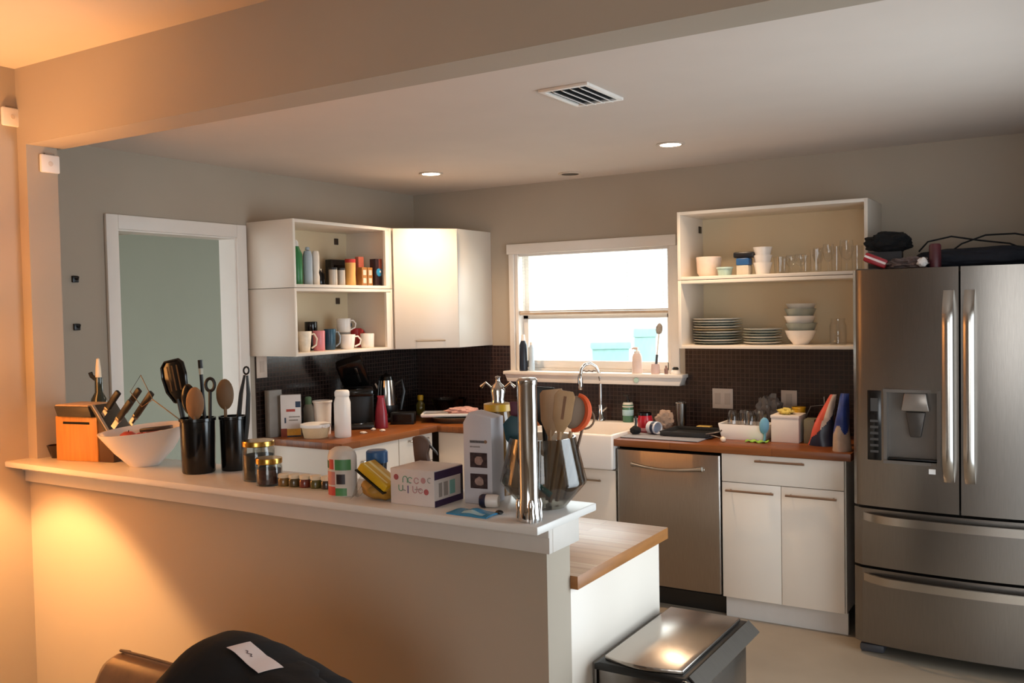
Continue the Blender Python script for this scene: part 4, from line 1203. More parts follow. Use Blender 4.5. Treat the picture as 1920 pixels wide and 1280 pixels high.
bottle('yellow_canister', .275, -.998, S1, [(0, 0), (.031, 0), (.033, .01), (.030, .07), (.033, .14), (0, .14)], mat('yellow canister', 'd9a75c', .4, var=.18, scale=12), 'yellow canister with a red lid on the upper open shelf', 'canister', cap=[(0, .1405), (.033, .1405), (.033, .162), (0, .164)], capm=mat('red lid', 'b42a22', .4))
carton('black_carton', .075, -.865, S1, .05, .225, .17, 0, 'wide black carton at the back of the upper open shelf', 'carton', black_m, [('side_panel', 's', .1, .9, .2, .8, blackg_m)])
gb = mat('golden carton', '9a6a35', .45, var=.2)
pw = mat('pale window print', 'c9bfae', .4)
carton('gold_box', .275, -.893, S1, .045, .048, .115, 0, 'golden brown box with pale squares beside the yellow canister', 'box', gb, [('pale_square', 's', .2, .8, .58, .86, pw), ('pale_square', 's', .2, .8, .14, .42, pw)])
carton('gold_box', .275, -.840, S1, .045, .046, .115, 0, 'golden brown box with pale squares next to the blue disc box', 'box', gb, [('pale_square', 's', .2, .8, .58, .86, pw), ('pale_square', 's', .2, .8, .14, .42, pw)])
carton('coral_packet', .215, -.845, S1, .03, .05, .185, 0, 'tall coral red packet behind the golden boxes', 'packet', mat('coral print', 'b5614f', .45, var=.2))
t = carton('disc_box', .29, -.777, S1, .05, .058, .17, 0, 'dark box with a bright blue disc at the right end of the upper shelf', 'box', mat('dark plum box', '2a1b22', .4), [('red_corner', 's', .5, 1, .62, 1, mat('coral print', 'b5614f'))])
q = M().lathe([(0, 0), (.026, 0), (.024, .006), (.01, .009), (0, .009)], seg=24).xf((0, pi / 2, 0), (.025, .0, .085)).obj('blue_disc', mat('blue gloss', '2b88b8', .15, coat=.5), t)
M().lathe([(0, 0), (.008, 0), (.004, .003), (0, .004)], seg=14).xf((0, pi / 2, 0), (.0335, .004, .09)).obj('white_dot', white_m, q)


def mug(x, y, z, r, h_, m, label, rz=0.0, handle=True, taper=1.0, group='mugs on the lower open shelf', hm=None):
    t = thing('mug', label, 'mug', (x, y, z), rz, group)
    M().lathe([(0, 0), (r * taper * .92, 0), (r * taper, .005), (r, h_ - .003), (r * .97, h_), (r * .9, h_ - .003), (r * taper * .9, .01), (0, .01)], seg=24).obj('body', m, t)
    if handle:
        M().tube([(r * .95, 0, h_ * .84), (r * 1.35, 0, h_ * .86), (r * 1.72, 0, h_ * .62), (r * 1.6, 0, h_ * .32), (r * (.9 + .06 * taper), 0, h_ * .16)], .005, 8).obj('handle', hm or m, t)
    return t


mug(.255, -1.385, S0, .042, .118, mat('white mug with grey swirls', 'ddd3c2', .35, var=.14, scale=28), 'white mug with faint grey pattern at the left of the lower shelf', 1.0, True, .72)
mug(.250, -1.262, S0, .036, .118, mat('pink glaze', 'cf7f86', .35), 'pink mug beside the white patterned mug', 1.2, False, .95)
mug(.235, -1.150, S0, .036, .125, mat('dark blue glaze', '20485f', .3), 'dark blue mug in the middle of the lower shelf', .5, True, .85, hm=mat('pale blue glaze', '8fa0ae', .3))
mug(.265, -1.032, S0, .050, .088, white_m, 'wide white mug right of the dark blue mug', 1.0, True, .8)
mug(.265, -.845, S0, .044, .088, white_m, 'white square-sided mug with a dark mark under its handle', 2.6, True, .92)
mug(.12, -1.365, S0, .034, .10, mat('plum glaze', '4b2a36', .35), 'plum coloured mug behind the white patterned mug', 1.2, False)
t = mug(.125, -1.355, S0 + .1004, .030, .07, mat('magenta glaze', 'b04f7a', .35), 'magenta mug stacked at the back left of the lower shelf', .9, False)
mug(.11, -1.185, S0, .040, .11, black_m, 'black mug at the back behind the pink mug', 1.2, False)
mug(.11, -1.18, S0 + .1104, .038, .06, blackg_m, 'black mug stacked on the black mug at the back', 2.3, True)
mug(.09, -1.065, S0, .040, .115, mat('cream glaze', 'd5c3a2', .4), 'cream mug behind the dark blue mug', 1.0, False)
mug(.155, -.945, S0, .046, .10, mat('grey glaze', '8f8b86', .4), 'grey mug hidden behind the wide white mug', 1.0, False)
t = mug(.165, -.95, S0 + .1004, .045, .085, white_m, 'white mug with a dark emblem stacked on the grey mug', 1.0, True, .95)
M().lump((.043, -.010, .045), .006, .016, .014, 3, .3, sub=3).obj('emblem', mat('dark emblem', '36424d', .5), t)
t = mug(.13, -.80, S0, .038, .12, mat('red glaze', 'b3272c', .3), 'dark red mug at the right end of the lower shelf', 1.1, True)
M().lump((.036, -.010, .10), .014, .014, .014, 2, .1, sub=3).obj('knob', mat('bright red', 'e2463f', .3), t)

# ================================================================== UPPER RIGHT SHELVES
t = thing('large_bowl', 'deep pinkish white bowl lying on its side at the left of the glass shelf', 'bowl', (2.275, -.215, S1))
M().lathe([(0, 0), (.05, 0), (.066, .02), (.072, .108), (.069, .112), (.066, .106), (.058, .02), (0, .012)], seg=28).obj('shell', mat('pinkish white ceramic', 'e9d3c4', .35), t)
M().lathe([(.04, -.0), (.05, 0), (.05, .003), (.04, .003)], seg=24).obj('foot_ring', white_m, t)
t['label'] = 'deep pinkish white bowl at the left end of the glass shelf'
t = thing('lidded_tub', 'small pale teal lidded tub in front of the pinkish bowl', 'tub', (2.392, -.285, S1))
M().lathe([(0, 0), (.037, 0), (.042, .038), (0, .038)]).obj('body', mat('pale teal', 'a3bdb4', .3), t)
M().lathe([(0, .0385), (.046, .0385), (.046, .048), (0, .05)]).obj('lid', mat('pale teal lid', 'b5ccc4', .35), t)
t = thing('blue_tub', 'clear tub with a blue band under a black lid on the glass shelf', 'tub', (2.492, -.25, S1))
M().box(-.035, -.035, 0, .035, .035, .055, .006).obj('body', mat('frosted tub', 'cfc6b4', .3), t)
M().box(-.0365, -.0365, .0555, .0365, .0365, .095, .006).obj('blue_band', mat('mid blue', '2c5f96', .35), t)
M().box(-.05, -.042, .0955, .062, .042, .128, .008).obj('lid', mat('ink black lid', '11141c', .35), t)
for k, lb in enumerate(['white cup at the bottom of the stack beside the black lidded tub', 'white cup in the middle of the stack on the glass shelf', 'white cup topping the stack on the glass shelf']):
    c_ = thing('stacking_cup', lb, 'cup', (2.592, -.24, S1 + k * .0402), 0, 'stacked white cups')
    M().lathe([(0, 0), (.036, 0), (.044, .04), (.052, .066), (.049, .066), (.044, .042), (.036, .042), (.034, .004), (0, .004)] if k < 2 else [(0, 0), (.036, 0), (.044, .04), (.052, .07), (.049, .07), (.034, .006), (0, .006)], seg=26).obj('body', white_m, c_)
gls = [(2.675, -.20, .034, .095, 0), (2.668, -.09, .032, .09, 0), (2.742, -.22, .030, .10, 1), (2.80, -.15, .030, .10, 0), (2.81, -.29, .031, .10, 1), (2.88, -.20, .029, .135, 1), (2.895, -.31, .03, .12, 0), (2.955, -.29, .030, .145, 1), (2.965, -.15, .03, .14, 0), (3.035, -.24, .037, .165, 1), (3.10, -.30, .028, .13, 0)]
glb = ['short clear glass next to the stack of white cups', 'short clear glass at the back behind the stack of white cups', 'second clear glass from the stack of white cups', 'clear glass at the back, fourth from the cup stack', 'clear glass near the front edge in the middle of the row',
       'slender clear glass left of the tallest pair', 'clear tumbler at the front edge left of the tallest pair', 'tall clear glass at the front, second tallest on the shelf', 'tall clear glass at the back behind the second tallest glass', 'tallest and widest clear glass near the right end', 'clear tumbler at the far right end by the fridge']
for (x, y, r, h_, stem_), lb in zip(gls, glb):
    t = thing('drinking_glass', lb, 'glass', (x, y, S1), 0, 'clear glasses on the glass shelf')
    if stem_:
        M().lathe([(0, 0), (r * .85, 0), (r * .85, .003), (.006, .008), (.005, h_ * .3), (r * .7, h_ * .45), (r, h_ * .7), (r * .85, h_), (r * .82, h_), (r * .96, h_ * .7), (r * .66, h_ * .47), (0, h_ * .36)], seg=20).obj('body', clear_m, t)
    else:
        M().lathe([(0, 0), (r * .85, 0), (r, h_), (r * .95, h_), (r * .8, .01), (0, .01)], seg=20).obj('body', clear_m, t)


def plate(x, y, z, r, label, group, m):
    p_ = thing('plate', label, 'plate', (x, y, z), 0, group)
    M().lathe([(0, 0), (r * .62, 0), (r * .66, .003), (r, .0125), (r, .0150), (r * .64, .0062), (0, .005)], seg=36).obj('dish', m, p_)
    return p_


pm1, pm2 = mat('grey green stoneware', '9aa096', .3), mat('white glazed plate', 'd5d2c9', .3)
ords = ['lowest plate', 'second plate from the bottom', 'third plate from the bottom', 'fourth plate from the bottom', 'fifth plate from the bottom', 'sixth plate from the bottom', 'seventh plate from the bottom', 'eighth plate from the bottom', 'ninth plate from the bottom', 'topmost plate']
for k in range(10):
    plate(2.315 + .004 * sin(k * 2.1), -.195 + .004 * cos(k * 3.3), S0 + k * .0148, .135, (ords[k] if k < 9 else 'topmost plate') + ' in the tall stack of large plates', 'large stacked plates', [pm1, pm2, pm1, pm1, pm2, mat('warm plate', 'c3b08e', .35), pm2, pm1, pm2, pm2][k])
for k in range(6):
    plate(2.575 + .004 * sin(k * 1.7), -.20 + .004 * cos(k * 2.3), S0 + k * .0148, .105, (ords[k] if k < 5 else 'topmost plate') + ' in the shorter stack of small plates', 'small stacked plates', [pm2, pm1, pm2, pm1, pm1, pm2][k])
for k in range(5):
    c_ = thing('soup_bowl', ['lowest and widest bowl of the bowl stack', 'second bowl from the bottom of the bowl stack', 'third bowl in the middle of the bowl stack', 'fourth bowl from the bottom of the bowl stack', 'topmost bowl of the bowl stack'][k], 'bowl', (2.785 + .004 * sin(k * 2), -.205, S0 + k * .0392), 0, 'stacked bowls')
    M().lathe([(0, 0), (.040, 0), (.042, .006), (.066, .035), (.084, .078), (.081, .078), (.062, .0385), (.04, .0385), (.03, .0385), (0, .0385)] if k < 4 else [(0, 0), (.040, 0), (.042, .006), (.066, .035), (.08, .066), (.077, .066), (.06, .036), (.035, .01), (0, .01)], seg=32).obj('shell', [white_m, pm1, white_m, pm1, pm2][k], c_)
t = thing('glass_jar', 'clear glass jar alone at the right of the plate shelf', 'jar', (2.985, -.22, S0))
M().lathe([(0, 0), (.04, 0), (.043, .005), (.043, .10), (.034, .125), (.036, .14), (.033, .14), (.031, .125), (.04, .1), (.04, .008), (0, .008)], seg=24).obj('body', clear_m, t)

# ================================================================== WINDOW SILL ITEMS
Z = 1.2347
t = thing('pump_bottle', 'pinkish white pump bottle standing on the window sill', 'bottle', (1.745, -.045, Z))
M().lathe([(0, 0), (.031, 0), (.033, .006), (.031, .10), (.022, .122), (0, .122)]).obj('body', mat('pinkish white plastic', 'e3cdc3', .4), t)
M().lathe([(0, .1225), (.018, .1225), (.018, .136), (.006, .138), (.006, .15), (0, .15)]).obj('collar', whitep_m, t)
M().tube([(.006, 0, .152), (-.02, -.004, .155), (-.032, -.006, .15)], [.009, .007, .004], 8).obj('nozzle', mat('pinkish white plastic', 'e3cdc3'), t)
t = thing('brush_holder', 'small white holder on the window sill', 'holder', (1.868, -.05, Z))
M().lathe([(0, 0), (.026, 0), (.028, .004), (.024, .06), (.020, .06), (.022, .006), (0, .006)]).obj('body', mat('pale pink ceramic', 'e0c4bd', .35), t)
t = thing('dish_brush', 'long handled dish brush standing upright in the sill holder', 'brush', (1.868, -.05, Z + .0065), 0, None, (0, .10, .4))
M().tube([(0, 0, 0), (0, 0, .11)], .0075, 8).obj('grip', mat('dark grey grip', '45464c', .5), t)
M().tube([(0, 0, .11), (0, 0, .24)], .004, 8).obj('handle', whitep_m, t)
M().lump((0, 0, .268), .02, .012, .034, 3, .15, 4, 3).obj('bristles', mat('grey bristles', 'a7a19b', .8, var=.3, scale=80), t)
t = bottle('sill_bottle', 1.938, -.05, Z, [(0, 0), (.011, 0), (.012, .03), (.006, .038), (.006, .05), (0, .052)], mat('brown vial', '8a6a63', .3), 'tiny brown vial on the window sill', 'vial')
t = thing('sink_plug', 'white sink plug with a black knob at the right end of the sill', 'plug', (1.998, -.05, Z))
M().lathe([(0, 0), (.032, 0), (.030, .012), (.022, .022), (.012, .026), (0, .026)]).obj('body', white_m, t)
M().lathe([(0, .0265), (.014, .0265), (.016, .034), (.010, .042), (0, .043)], seg=16, sq=(1.3, 1)).obj('knob', black_m, t)
bottle('navy_bottle', .925, -.045, Z, [(0, 0), (.027, 0), (.028, .01), (.026, .17), (.014, .2), (0, .2)], mat('navy bottle plastic', '1c2433', .3), 'tall navy bottle with a white cap at the left end of the sill', cap=[(0, .2005), (.013, .2005), (.011, .24), (0, .243)])
bottle('clear_bottle', .978, -.03, Z, [(0, 0), (.02, 0), (.021, .01), (.018, .15), (.01, .17), (0, .17)], mat('blue white plastic', 'bccbd6', .3), 'slim pale blue bottle beside the navy bottle on the sill', cap=[(0, .1705), (.010, .1705), (.009, .19), (0, .192)])
tag(M().tube([(1.37 + .10 * k / 20, -.045 + .012 * sin(k * 1.1), Z + .0052 + .003 * (1 + sin(k * .9))) for k in range(21)], .005, 6).obj('rope_cord', mat('grey rope', '8a7d74', .8), None), 'short grey cord lying on the window sill behind the tap', 'cord')
q = tag(M().lathe([(0, 0), (.017, 0), (.015, .004), (0, .005)]).xf((pi / 2, 0, 0), (1.757, -.0895, 1.195)).obj('mint_knob', mat('mint plastic', 'b9d8cb', .4), None), 'small mint round knob fixed to the front of the window sill', 'knob')

# ================================================================== SINK SIDE AND RIGHT WORKTOP ITEMS
K2 = KR + .0002
t = thing('soap_bottle', 'green soap bottle with a dark pump behind the sink', 'bottle', (1.690, -.07, .9335))
M().lathe([(0, 0), (.032, 0), (.034, .005), (.034, .105), (.026, .122), (0, .122)]).obj('body', mat('green soap', '4d7a62', .25), t)
M().lathe([(.0345, .04), (.0352, .041), (.0352, .075), (.0345, .076)]).obj('label', mat('pale label', 'c9cbb9', .5), t)
M().lathe([(.0343, .092), (.035, .094), (.032, .112), (.027, .122), (.026, .121)]).obj('white_shoulder', mat('white band', 'd5d0c6', .4), t)
M().lathe([(0, .1225), (.014, .1225), (.014, .135), (.005, .138), (.005, .16), (0, .16)]).obj('pump', black_m, t)
M().tube([(.004, 0, .16), (-.03, 0, .163)], [.007, .004], 8).obj('nozzle', black_m, t)
t = thing('drying_mat', 'flat grey drying mat at the front of the right worktop', 'mat', (2.12, -.385, K2))
M().box(-.245, -.20, 0, .215, .21, .006, .003).obj('mat', mat('grey mat', '8c8d94', .6), t)
M().box(-.24, -.205, .0005, .21, -.1995, .0045, .001).obj('hem', mat('dark hem', '4b4b52', .7), t)
DM = K2 + .0065
t = thing('dish_tray', 'black rectangular dish tray lying on the grey mat', 'tray', (2.187, -.345, DM), .02)
M().prism([(-.105, 0), (.15, 0), (.17, .02), (.172, .028), (.162, .028), (.145, .008), (-.10, .008), (-.117, .028), (-.127, .028), (-.125, .02)], 'y', -.12, .13, .003).obj('body', mat('charcoal tray', '232425', .45), t)
for y in (-.126, .1305):
    M().box(-.12, y, .004, .165, y + .005, .028, .002).obj('end_wall', mat('charcoal tray', '232425'), t)
t = thing('red_mug', 'red mug with a dark rim at the sink end of the drying mat', 'mug', (1.925, -.345, DM), 2.3)
M().lathe([(0, 0), (.036, 0), (.043, .012), (.045, .07), (.038, .098), (.034, .098), (.04, .07), (.038, .016), (0, .012)], seg=26).obj('body', mat('red enamel', 'b01f2e', .25), t)
M().lathe([(.034, .0985), (.040, .0985), (.040, .112), (.034, .112)], seg=26).obj('rim', blackg_m, t)
M().lathe([(.0405, .006), (.0455, .012), (.0458, .026), (.0448, .027)], seg=26).obj('pink_band', mat('faded pink', 'b77d86', .4), t)
M().tube([(.043, 0, .08), (.07, 0, .078), (.075, 0, .045), (.044, 0, .028)], .006, 8).obj('handle', mat('red enamel', 'b01f2e'), t)
t = thing('black_scrubber', 'small black scrub pad beside the red mug at the sink edge', 'scrubber', (1.912, -.455, DM), .4)
M().lump((0, 0, .022), .032, .024, .024, 6, .2, 3, 3, .9).obj('pad', mat('black scrub pad', '121213', .9, var=.3, scale=90, bump=.4), t)
M().tube([(.0, .005, .04), (.005, .01, .07), (.0, .012, .10)], .007, 8).obj('handle', black_m, t)
t = tag(M().lump((0, 0, .052), .052, .036, .055, 11, .3, 2.2, 4, .92).obj('dish_cloth', mat('patterned beige cloth', 'a8907f', .8, var=.4, scale=9, bump=.3), None, (1.972, -.165, DM + .0), (0, 0, .4)), 'crumpled beige patterned cloth behind the red mug', 'cloth')
t = thing('striped_mug', 'navy and white mug lying on its side in front of the cloth', 'mug', (2.008, -.415, DM + .0375), 0, None, (pi / 2, 0, 1.2))
M().lathe([(0, -.035), (.03, -.035), (.035, -.03), (.036, .03), (.034, .035), (.030, .03), (.03, -.028), (0, -.028)], seg=24).obj('body', mat('bluish white ceramic', 'cfd3de', .3), t)
M().lathe([(.0365, .0), (.0372, .002), (.0372, .02), (.0365, .022)], seg=24).obj('navy_band', mat('navy glaze', '1a2440', .3), t)
t = thing('steel_cup', 'steel tumbler of utensils behind the black dish tray', 'tumbler', (2.060, -.125, K2 + .0065))
M().lathe([(0, 0), (.030, 0), (.033, .12), (.034, .155), (.031, .155), (.03, .12), (.028, .006), (0, .006)], seg=24).obj('body', steel_m, t)
M().lathe([(.0335, .15), (.036, .153), (.0345, .158), (.033, .157)], seg=24).obj('rim', chrome_m, t)
t = thing('kitchen_sponge', 'yellow sponge with a green scouring side near the tray', 'sponge', (2.218, -.165, K2), .05)
M().box(-.042, -.028, 0, .042, .028, .014, .004).obj('scouring_side', mat('dark scouring', '4e5a3e', .9, var=.3, scale=80), t)
M().box(-.042, -.028, .0142, .042, .028, .036, .005).obj('sponge', mat('yellow foam', 'd8b765', .9, var=.12, scale=90, bump=.2), t)

t = thing('white_basin', 'white plastic washing up basin on the right worktop', 'basin', (2.520, -.315, K2))
M().prism([(-.115, 0), (.115, 0), (.135, .08), (.138, .086), (.128, .086), (.11, .006), (-.11, .006), (-.128, .086), (-.138, .086), (-.135, .08)], 'y', -.085, .085, .002).obj('body', whitep_m, t)
for y in (-.090, .0855):
    M().prism([(-.115, 0), (.115, 0), (.135, .082), (-.135, .082)], 'y', y, y + .0045, .001).obj('end_wall', whitep_m, t)
gx = [(2.447, -.335), (2.495, -.285), (2.545, -.335), (2.593, -.285)]
for k, (x, y) in enumerate(gx):
    t = thing('wine_glass', ['upturned clear glass at the left of the white basin', 'upturned clear glass, second from the left in the white basin', 'upturned clear glass, second from the right in the white basin', 'upturned clear glass at the right of the white basin'][k], 'glass', (x, y, K2 + .0065), 0, 'upturned glasses in the white basin')
    M().lathe([(.026, 0), (.030, .0), (.033, .06), (.030, .13), (.02, .146), (0, .15), (0, .142), (.02, .138), (.027, .126), (.030, .06)], seg=22).obj('body', glass('greyish glass', (.86, .86, .87), .35), t)
t = tag(M().tube([(2.385 + .042 * cos(a * .5), -.475 + .03 * sin(a * .5), K2 + .0045 + .004 * a) for a in range(14)], .004, 6).obj('steel_wool', mat('dull wire', '6b625c', .5, .6), None), 'loose coil of wire between the dish tray and the white basin', 'wire')
t = thing('light_bulb', 'small white bulb lying at the worktop front before the basin', 'bulb', (2.450, -.515, K2 + .0155))
M().lump((0, 0, 0), .015, .015, .015, 1, 0, sub=3).obj('globe', mat('bulb white', 'f2e2c8', .3), t)
M().tube([(-.002, .012, .003), (-.006, .032, .003)], .008, 8).obj('base', black_m, t)
t = tag(M().sheet(lambda u, v: (2.555 + .115 * u, -.475 + .05 * v + .008 * sin(7 * u), K2 + .0045 + .007 * (sin(9 * u + 2 * v) ** 2)), 24, 8, .004).obj('lime_cloth', mat('lime green cloth', '8fbf3f', .6, var=.15), None), 'lime green cloth strip on the worktop in front of the basin', 'cloth')
t = carton('storage_box', 2.748, -.325, K2, .145, .16, .140, .02, 'white storage box with a lid on the right worktop', 'box', mat('white crate plastic', 'e7dcd3', .45, var=.02))
t['category'] = 'box'
M().box(-.076, -.083, .128, .076, .083, .144, .003).obj('rim', mat('white crate plastic', 'e7dcd3'), t)
t = tag(M().lump((0, 0, .014), .04, .05, .016, 5, .4, 2.4, 4, .9).obj('sponge_pad', mat('pale yellow sponge', 'd9c56a', .8, var=.25), None, (2.735, -.33, K2 + .1445)), 'pale yellow sponge lying on top of the white storage box', 'sponge')
t = thing('yellow_cup', 'small yellow cup behind the white storage box', 'cup', (2.772, -.205, K2))
M().lathe([(0, 0), (.028, 0), (.034, .15), (.036, .168), (.032, .168), (.03, .15), (.026, .01), (0, .01)], seg=22).obj('body', mat('golden yellow plastic', 'd5a21d', .4), t)
M().lathe([(.0335, .16), (.038, .163), (.038, .171), (.034, .172)], seg=22).obj('rim', mat('golden yellow plastic', 'd5a21d'), t)
t = thing('blue_scoop', 'pale blue oval scoop leaning on the left side of the white box', 'scoop', (2.638, -.415, K2), 0, None, (0, .06, .3))
M().lump((0, 0, .085), .026, .012, .045, 2, .05, sub=3).obj('bowl', mat('sky blue plastic', '6fa9c4', .4), t)
M().tube([(.004, 0, .05), (.006, 0, .02), (.004, 0, .002)], .007, 8).obj('handle', mat('sky blue plastic', '6fa9c4'), t)
t = tag(M().lump((0, 0, .105), .075, .05, .118, 17, .45, 2.0, 4, .9).obj('plastic_bag', mat('grey film bag', '6d645e', .35, var=.3, scale=12, bump=.3), None, (2.585, -.125, K2), (0, 0, .2)), 'crumpled grey plastic bag against the tiles behind the basin', 'bag')
t = thing('cutlery_rack', 'steel wire rack holding utensils in front of the double outlet', 'rack', (2.868, -.15, K2), .05)
for pts in ([(-.07, -.04, .0), (-.07, -.04, .10), (-.045, 0, .17), (.03, 0, .18)], [(.07, .03, 0), (.07, .03, .12), (.03, 0, .18)], [(-.07, .04, .0), (-.07, .04, .08), (.07, .03, .08)], [(-.07, -.04, .06), (.07, -.03, .06), (.07, .03, .06)]):
    M().tube(pts, .003, 6).obj('wire', mat('dull rack wire', '8f867e', .3, .9), t)
M().tube([(.02, .0, .003), (.03, .0, .14), (.028, 0, .225)], [.004, .004, .006], 8).obj('upright', mat('dull rack wire', '8f867e'), t)
t = carton('green_carton', 2.868, -.335, K2, .055, .10, .125, .05, 'dull grey green carton between the white box and the snack bags', 'carton', mat('dull grey green', '6d6a55', .5))


def snack_bag(x, y, w_, h_, d_, label, mats, fn, rz, lean, tp=.25):
    t = thing('snack_bag', label, 'bag', (x, y, K2), rz, 'snack bags by the fridge')
    b = M()
    nu, nv = 48, 40
    P = {}
    for i in range(nu + 1):
        for j in range(nv + 1):
            a = 2 * pi * i / nu
            v = j / nv
            k = 1 - .93 * max(0, (v - .55) / .45) ** 1.3
            x_ = w_ * (1 - tp * v) * cos(a) * (1 + .06 * sin(5 * a + 9 * v))
            y_ = d_ * k * sin(a) * (1 + .10 * sin(3 * a + 7 * v))
            P[i, j] = (x_ + lean * h_ * v * v, y_, h_ * v)
    V = {(i, j): b.bm.verts.new(P[i, j]) for i in range(nu) for j in range(nv + 1)}
    for i in range(nu):
        for j in range(nv):
            i2 = (i + 1) % nu
            f = b.bm.faces.new((V[i, j], V[i2, j], V[i2, j + 1], V[i, j + 1]))
            f.material_index = fn((i + .5) / nu, (j + .5) / nv)
    b.bm.faces.new([V[i, 0] for i in range(nu)][::-1])
    b.bm.faces.new([V[i, nv] for i in range(nu)])
    b.obj('bag', mats, t, angle=60)
    return t


sb_navy, sb_red, sb_white = mat('navy foil', '1c2138', .35, var=.2), mat('orange red foil', 'c9503c', .35, var=.15), mat('pale foil', 'c9b6a8', .35, var=.15)


def bagfn(u, v):
    d = v - (.10 + .95 * ((u - .5) % 1.0 - .0) * 1.0)
    return 0 if d < .02 else (1 if d < .28 else 2)


t = snack_bag(2.950, -.42, .074, .265, .045, 'navy, orange red and pale snack bag leaning right on the worktop', [sb_navy, sb_red, sb_white], lambda u, v: 0 if v < .05 + 1.6 * (u - .54) and u > .5 else (1 if (v < .60 and u < .70) or (v > .5 and .35 < u < .72) else 2), 0.1, .20, .80)
t = snack_bag(3.072, -.555, .045, .285, .055, 'royal blue snack bag with a pale base against the fridge side', [mat('royal blue foil', '22387d', .35, var=.3), mat('pale tan foil', 'b99f8b', .4, var=.15)], lambda u, v: 0 if v > .38 + .08 * sin(u * 20) else 1, 0.0, .06, .55)

# ================================================================== WALL PLATES
def wall_plate(x, y, z, w_, h_, rot, label, name, kids):
    t = thing(name, label, 'wall plate', (x, y, z), 0, None, (0, 0, rot))
    M().box(-w_ / 2, -.006, -h_ / 2, w_ / 2, 0, h_ / 2, .002).obj('plate', mat('almond plate', 'd3c3b4', .45, var=.02), t)
    for k in kids:
        M().box(k - .017, -.0085, -.033, k + .017, -.0062, .033, .001).obj('socket' if name == 'power_outlet' else 'rocker', mat('almond insert', 'c2b1a2', .45, var=.02), t)


wall_plate(2.277, -sp - .0004, 1.092, .125, .118, 0, 'double wall plate on the tiles above the dish tray', 'power_outlet', (-.03, .03))
wall_plate(2.667, -sp - .0004, 1.10, .09, .105, 0, 'single wall plate on the tiles behind the white storage box', 'power_outlet', (0,))
wall_plate(sp + .0004, -1.492, 1.338, .08, .13, pi / 2, 'white switch plate at the left end of the dark tiles', 'light_switch', (0,))
for y, z, x0, lb in [(-3.232, 2.432, .5234, 'white square sensor high on the living room wall'), (-3.118, 2.258, .5824, 'white square sensor near the top of the pilaster')]:
    t = thing('wall_sensor', lb, 'sensor', (x0, y, z), 0, None)
    M().box(0, -.04, -.036, .016, .04, .036, .006).obj('case', whitep_m, t)
    M().lathe([(0, 0), (.010, 0), (.009, .002), (0, .0025)], seg=18).xf((0, pi / 2, 0), (.0162, 0, 0)).obj('lens', mat('sensor lens', 'ddd2c8', .3), t)
    M().box(.002, -.02, .0362, .012, .02, .042, .001).obj('bracket', mat('dim bracket', '8a8074', .5), t)
for z, lb in [(1.828, 'upper small black square hook on the left kitchen wall'), (1.600, 'lower small black square hook on the left kitchen wall')]:
    t = thing('wall_hook', lb, 'hook', (.0004, -2.645, z), 0)
    M().box(0, -.016, -.016, .012, .016, .016, .003).obj('plate', black_m, t)
    M().tube([(.012, 0, 0), (.028, 0, -.002), (.032, 0, .012)], .004, 6).obj('peg', black_m, t)

# ================================================================== ON TOP OF THE FRIDGE
FT = 1.7985
t = thing('duffel_bag', 'long flat navy duffel bag lying across the fridge top', 'bag', (3.67, -.45, FT), .0)
M().lump((0, 0, .040), .27, .145, .055, 21, .12, 1.8, 5, .72, .75).obj('body', navycloth_m, t)
def loop(pts, r=.008):
    return M().tube(pts, r, 8, sq=.5)
loop([(-.24, -.10, .08), (-.20, -.10, .125), (-.10, -.09, .145), (.02, -.08, .12), (.14, -.08, .10), (.19, -.09, .075)]).obj('strap', blackcloth_m, t)
loop([(-.10, -.06, .08), (-.06, -.06, .11), (.04, -.06, .145), (.16, -.06, .145), (.235, -.07, .125), (.22, -.08, .085)]).obj('strap', blackcloth_m, t)
t = tag(M().lump((0, 0, .10), .055, .085, .115, 31, .25, 1.5, 4, .85, .8).obj('black_backpack', blackcloth_m, None, (4.02, -.58, FT + .0)), 'black bag standing at the right end of the fridge top', 'bag')
t = tag(M().lump((0, 0, .02), .085, .06, .030, 9, .45, 2.6, 4, .66).obj('grey_scarf', mat('grey pink patterned cloth', '6e5c57', .8, var=.5, scale=16, bump=.3), None, (3.408, -.69, FT + .0), (0, 0, .1)), 'crumpled grey pink patterned cloth at the left of the fridge top', 'cloth')
t = thing('red_snack_box', 'red packet with white stripes hanging over the fridge corner', 'packet', (3.243, -.665, FT), 0, None, (0, .42, .15))
M().box(-.055, -.06, .022, .05, .06, .064, .006).obj('pack', mat('red wrapper', 'a3222b', .35, var=.1), t)
M().box(-.0555, -.0608, .040, .045, -.0598, .050).obj('white_stripe', mat('white stripe', 'e8d5d0', .4), t)
M().box(-.04, -.035, .0641, .045, -.015, .0648).obj('white_stripe', mat('white stripe', 'e8d5d0'), t)
t = tag(M().lump((0, 0, 0), .105, .075, .045, 14, .35, 2.0, 4, None, .8).obj('folded_black_cloth', blackcloth_m, None, (3.292, -.52, FT + .135)), 'black folded cloth heaped highest at the left of the fridge top', 'cloth')
t = carton('grey_box', 3.275, -.50, FT, .15, .12, .088, .1, 'dark grey box supporting the black cloth on the fridge top', 'box', mat('dark grey board', '2e2a2c', .6))
t = tag(M().lump((0, 0, .02), .022, .02, .022, 3, .3, 3, 3, .9).obj('white_tissue', mat('white tissue', 'e9e0da', .7), None, (3.475, -.765, FT)), 'small white scrap at the front of the fridge top', 'scrap')
bottle('maroon_can', 3.515, -.66, FT, [(0, 0), (.026, 0), (.026, .10), (.02, .108), (0, .108)], mat('maroon can', '5b2b31', .4, var=.2), 'dull maroon tin between the patterned cloth and the duffel bag', 'tin')

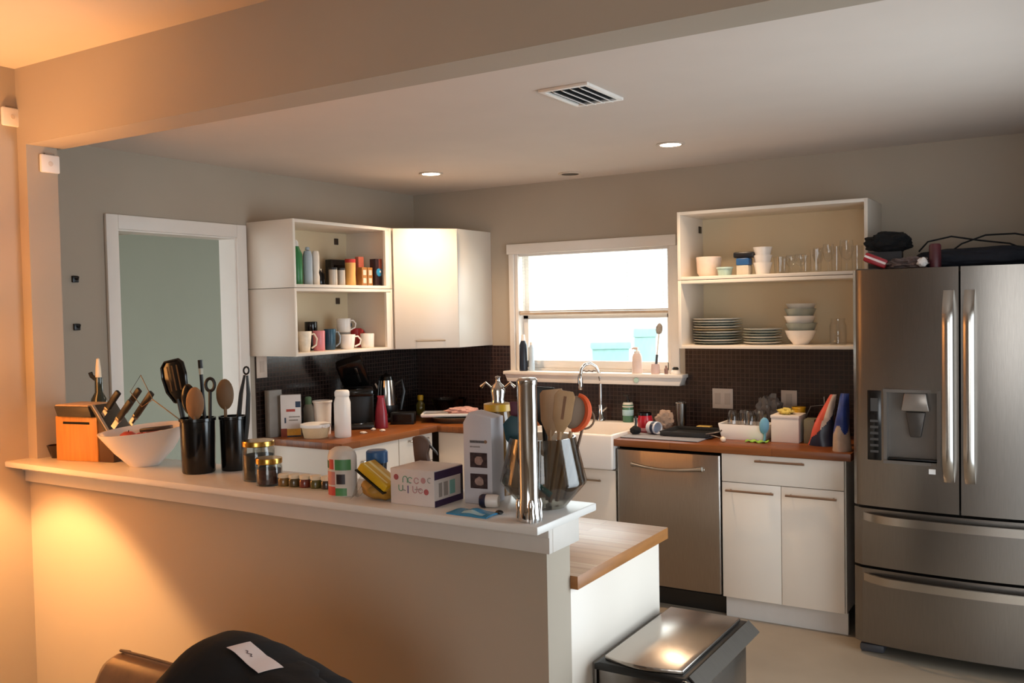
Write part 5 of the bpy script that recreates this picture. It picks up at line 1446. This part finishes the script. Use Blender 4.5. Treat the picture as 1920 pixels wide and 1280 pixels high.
# ================================================================== LIVING ROOM CHAIR AND JACKET
t = thing('armchair', 'brown leather armchair with a rounded back in front of the half wall', 'armchair', (2.40, -3.93, .0), 0)
M().box(-.37, -.72, .12, .37, -.02, .42, .03, seg=3).obj('frame', leather_m, t)
b = M()
prof = [(-.08, .30), (.10, .30), (.105, .60), (.085, .76), (.045, .815), (.0, .83), (-.045, .815), (-.08, .755)]
b.prism(prof, 'x', -.31, .34, .022)
b.obj('backrest', leather_m, t, angle=50)
M().tube([(-.312, .09, .55), (-.312, .082, .755), (-.312, .04, .812), (-.29, 0, .832), (-.2, .0, .834), (.25, 0, .834)], .0035, 8).obj('seam', leather_m, t)
M().box(-.30, -.70, .42, .30, -.08, .52, .04, seg=3).obj('seat_cushion', leather_m, t)
for s in (-1, 1):
    M().box(s * .335 - .055, -.70, .40, s * .335 + .055, -.09, .60, .05, seg=3).obj('armrest', leather_m, t)
    for y in (-.66, -.02):
        M().cyl(s * .31, y, 0, .125, .018, .026, 12).obj('leg', mat('dark walnut', '3a2618', .5), t)


def jack(u, v):
    """black jacket draped over the chair back: u across, v from front hem over the top to the back hem"""
    x = (-.31 + .62 * u)
    pk = [(0, .70), (.10, .815), (.22, .885), (.34, .94), (.44, .955), (.52, .945), (.60, .915), (.70, .900), (.80, .885), (.90, .845), (.96, .80), (1.0, .70)]
    for (u0, z0), (u1, z1) in zip(pk, pk[1:]):
        if u <= u1:
            f = (u - u0) / (u1 - u0)
            top = z0 + (z1 - z0) * f
            break
    top += .005 * sin(u * 23)
    th = (v - .5) * pi * 1.05
    y = .20 * sin(th) * (1 + .10 * sin(7 * u + 3 * v))
    z = top - .28 * (1 - cos(th)) ** 1.25 + .010 * sin(11 * v + 9 * u) * abs(sin(th))
    return (x, y - .02, max(z, .45))


t = thing('black_jacket', 'black jacket bundled over the armchair back with a white label', 'jacket', (2.535, -3.90, -.022), .0)
b = M().sheet(jack, 40, 36, .012)
b.obj('cloth', blackcloth_m, t, angle=80)


def lab(u, v):
    x, y, z = jack(.49 + .16 * u + .03 * v, .43 + .085 * v)
    return (x, y - .004, z + .006)


M().lump((.03, -.02, .872), .20, .10, .042, 40, .15, 1.6, 4, .95).obj('folded_lining', blackcloth_m, t)
q = M().sheet(lab, 8, 6, .0012).obj('paper_label', mat('white label paper', 'e6d5d0', .6, var=.02), t)
M().sheet(lambda u, v: [a + b_ for a, b_ in zip(lab(.28 + .22 * u, .42 + .05 * v + .05 * sin(12 * u)), (0, -.0012, .0014))], 10, 2, .0003).obj('handwriting', mat('pen ink', '6a5a5e', .6), q)
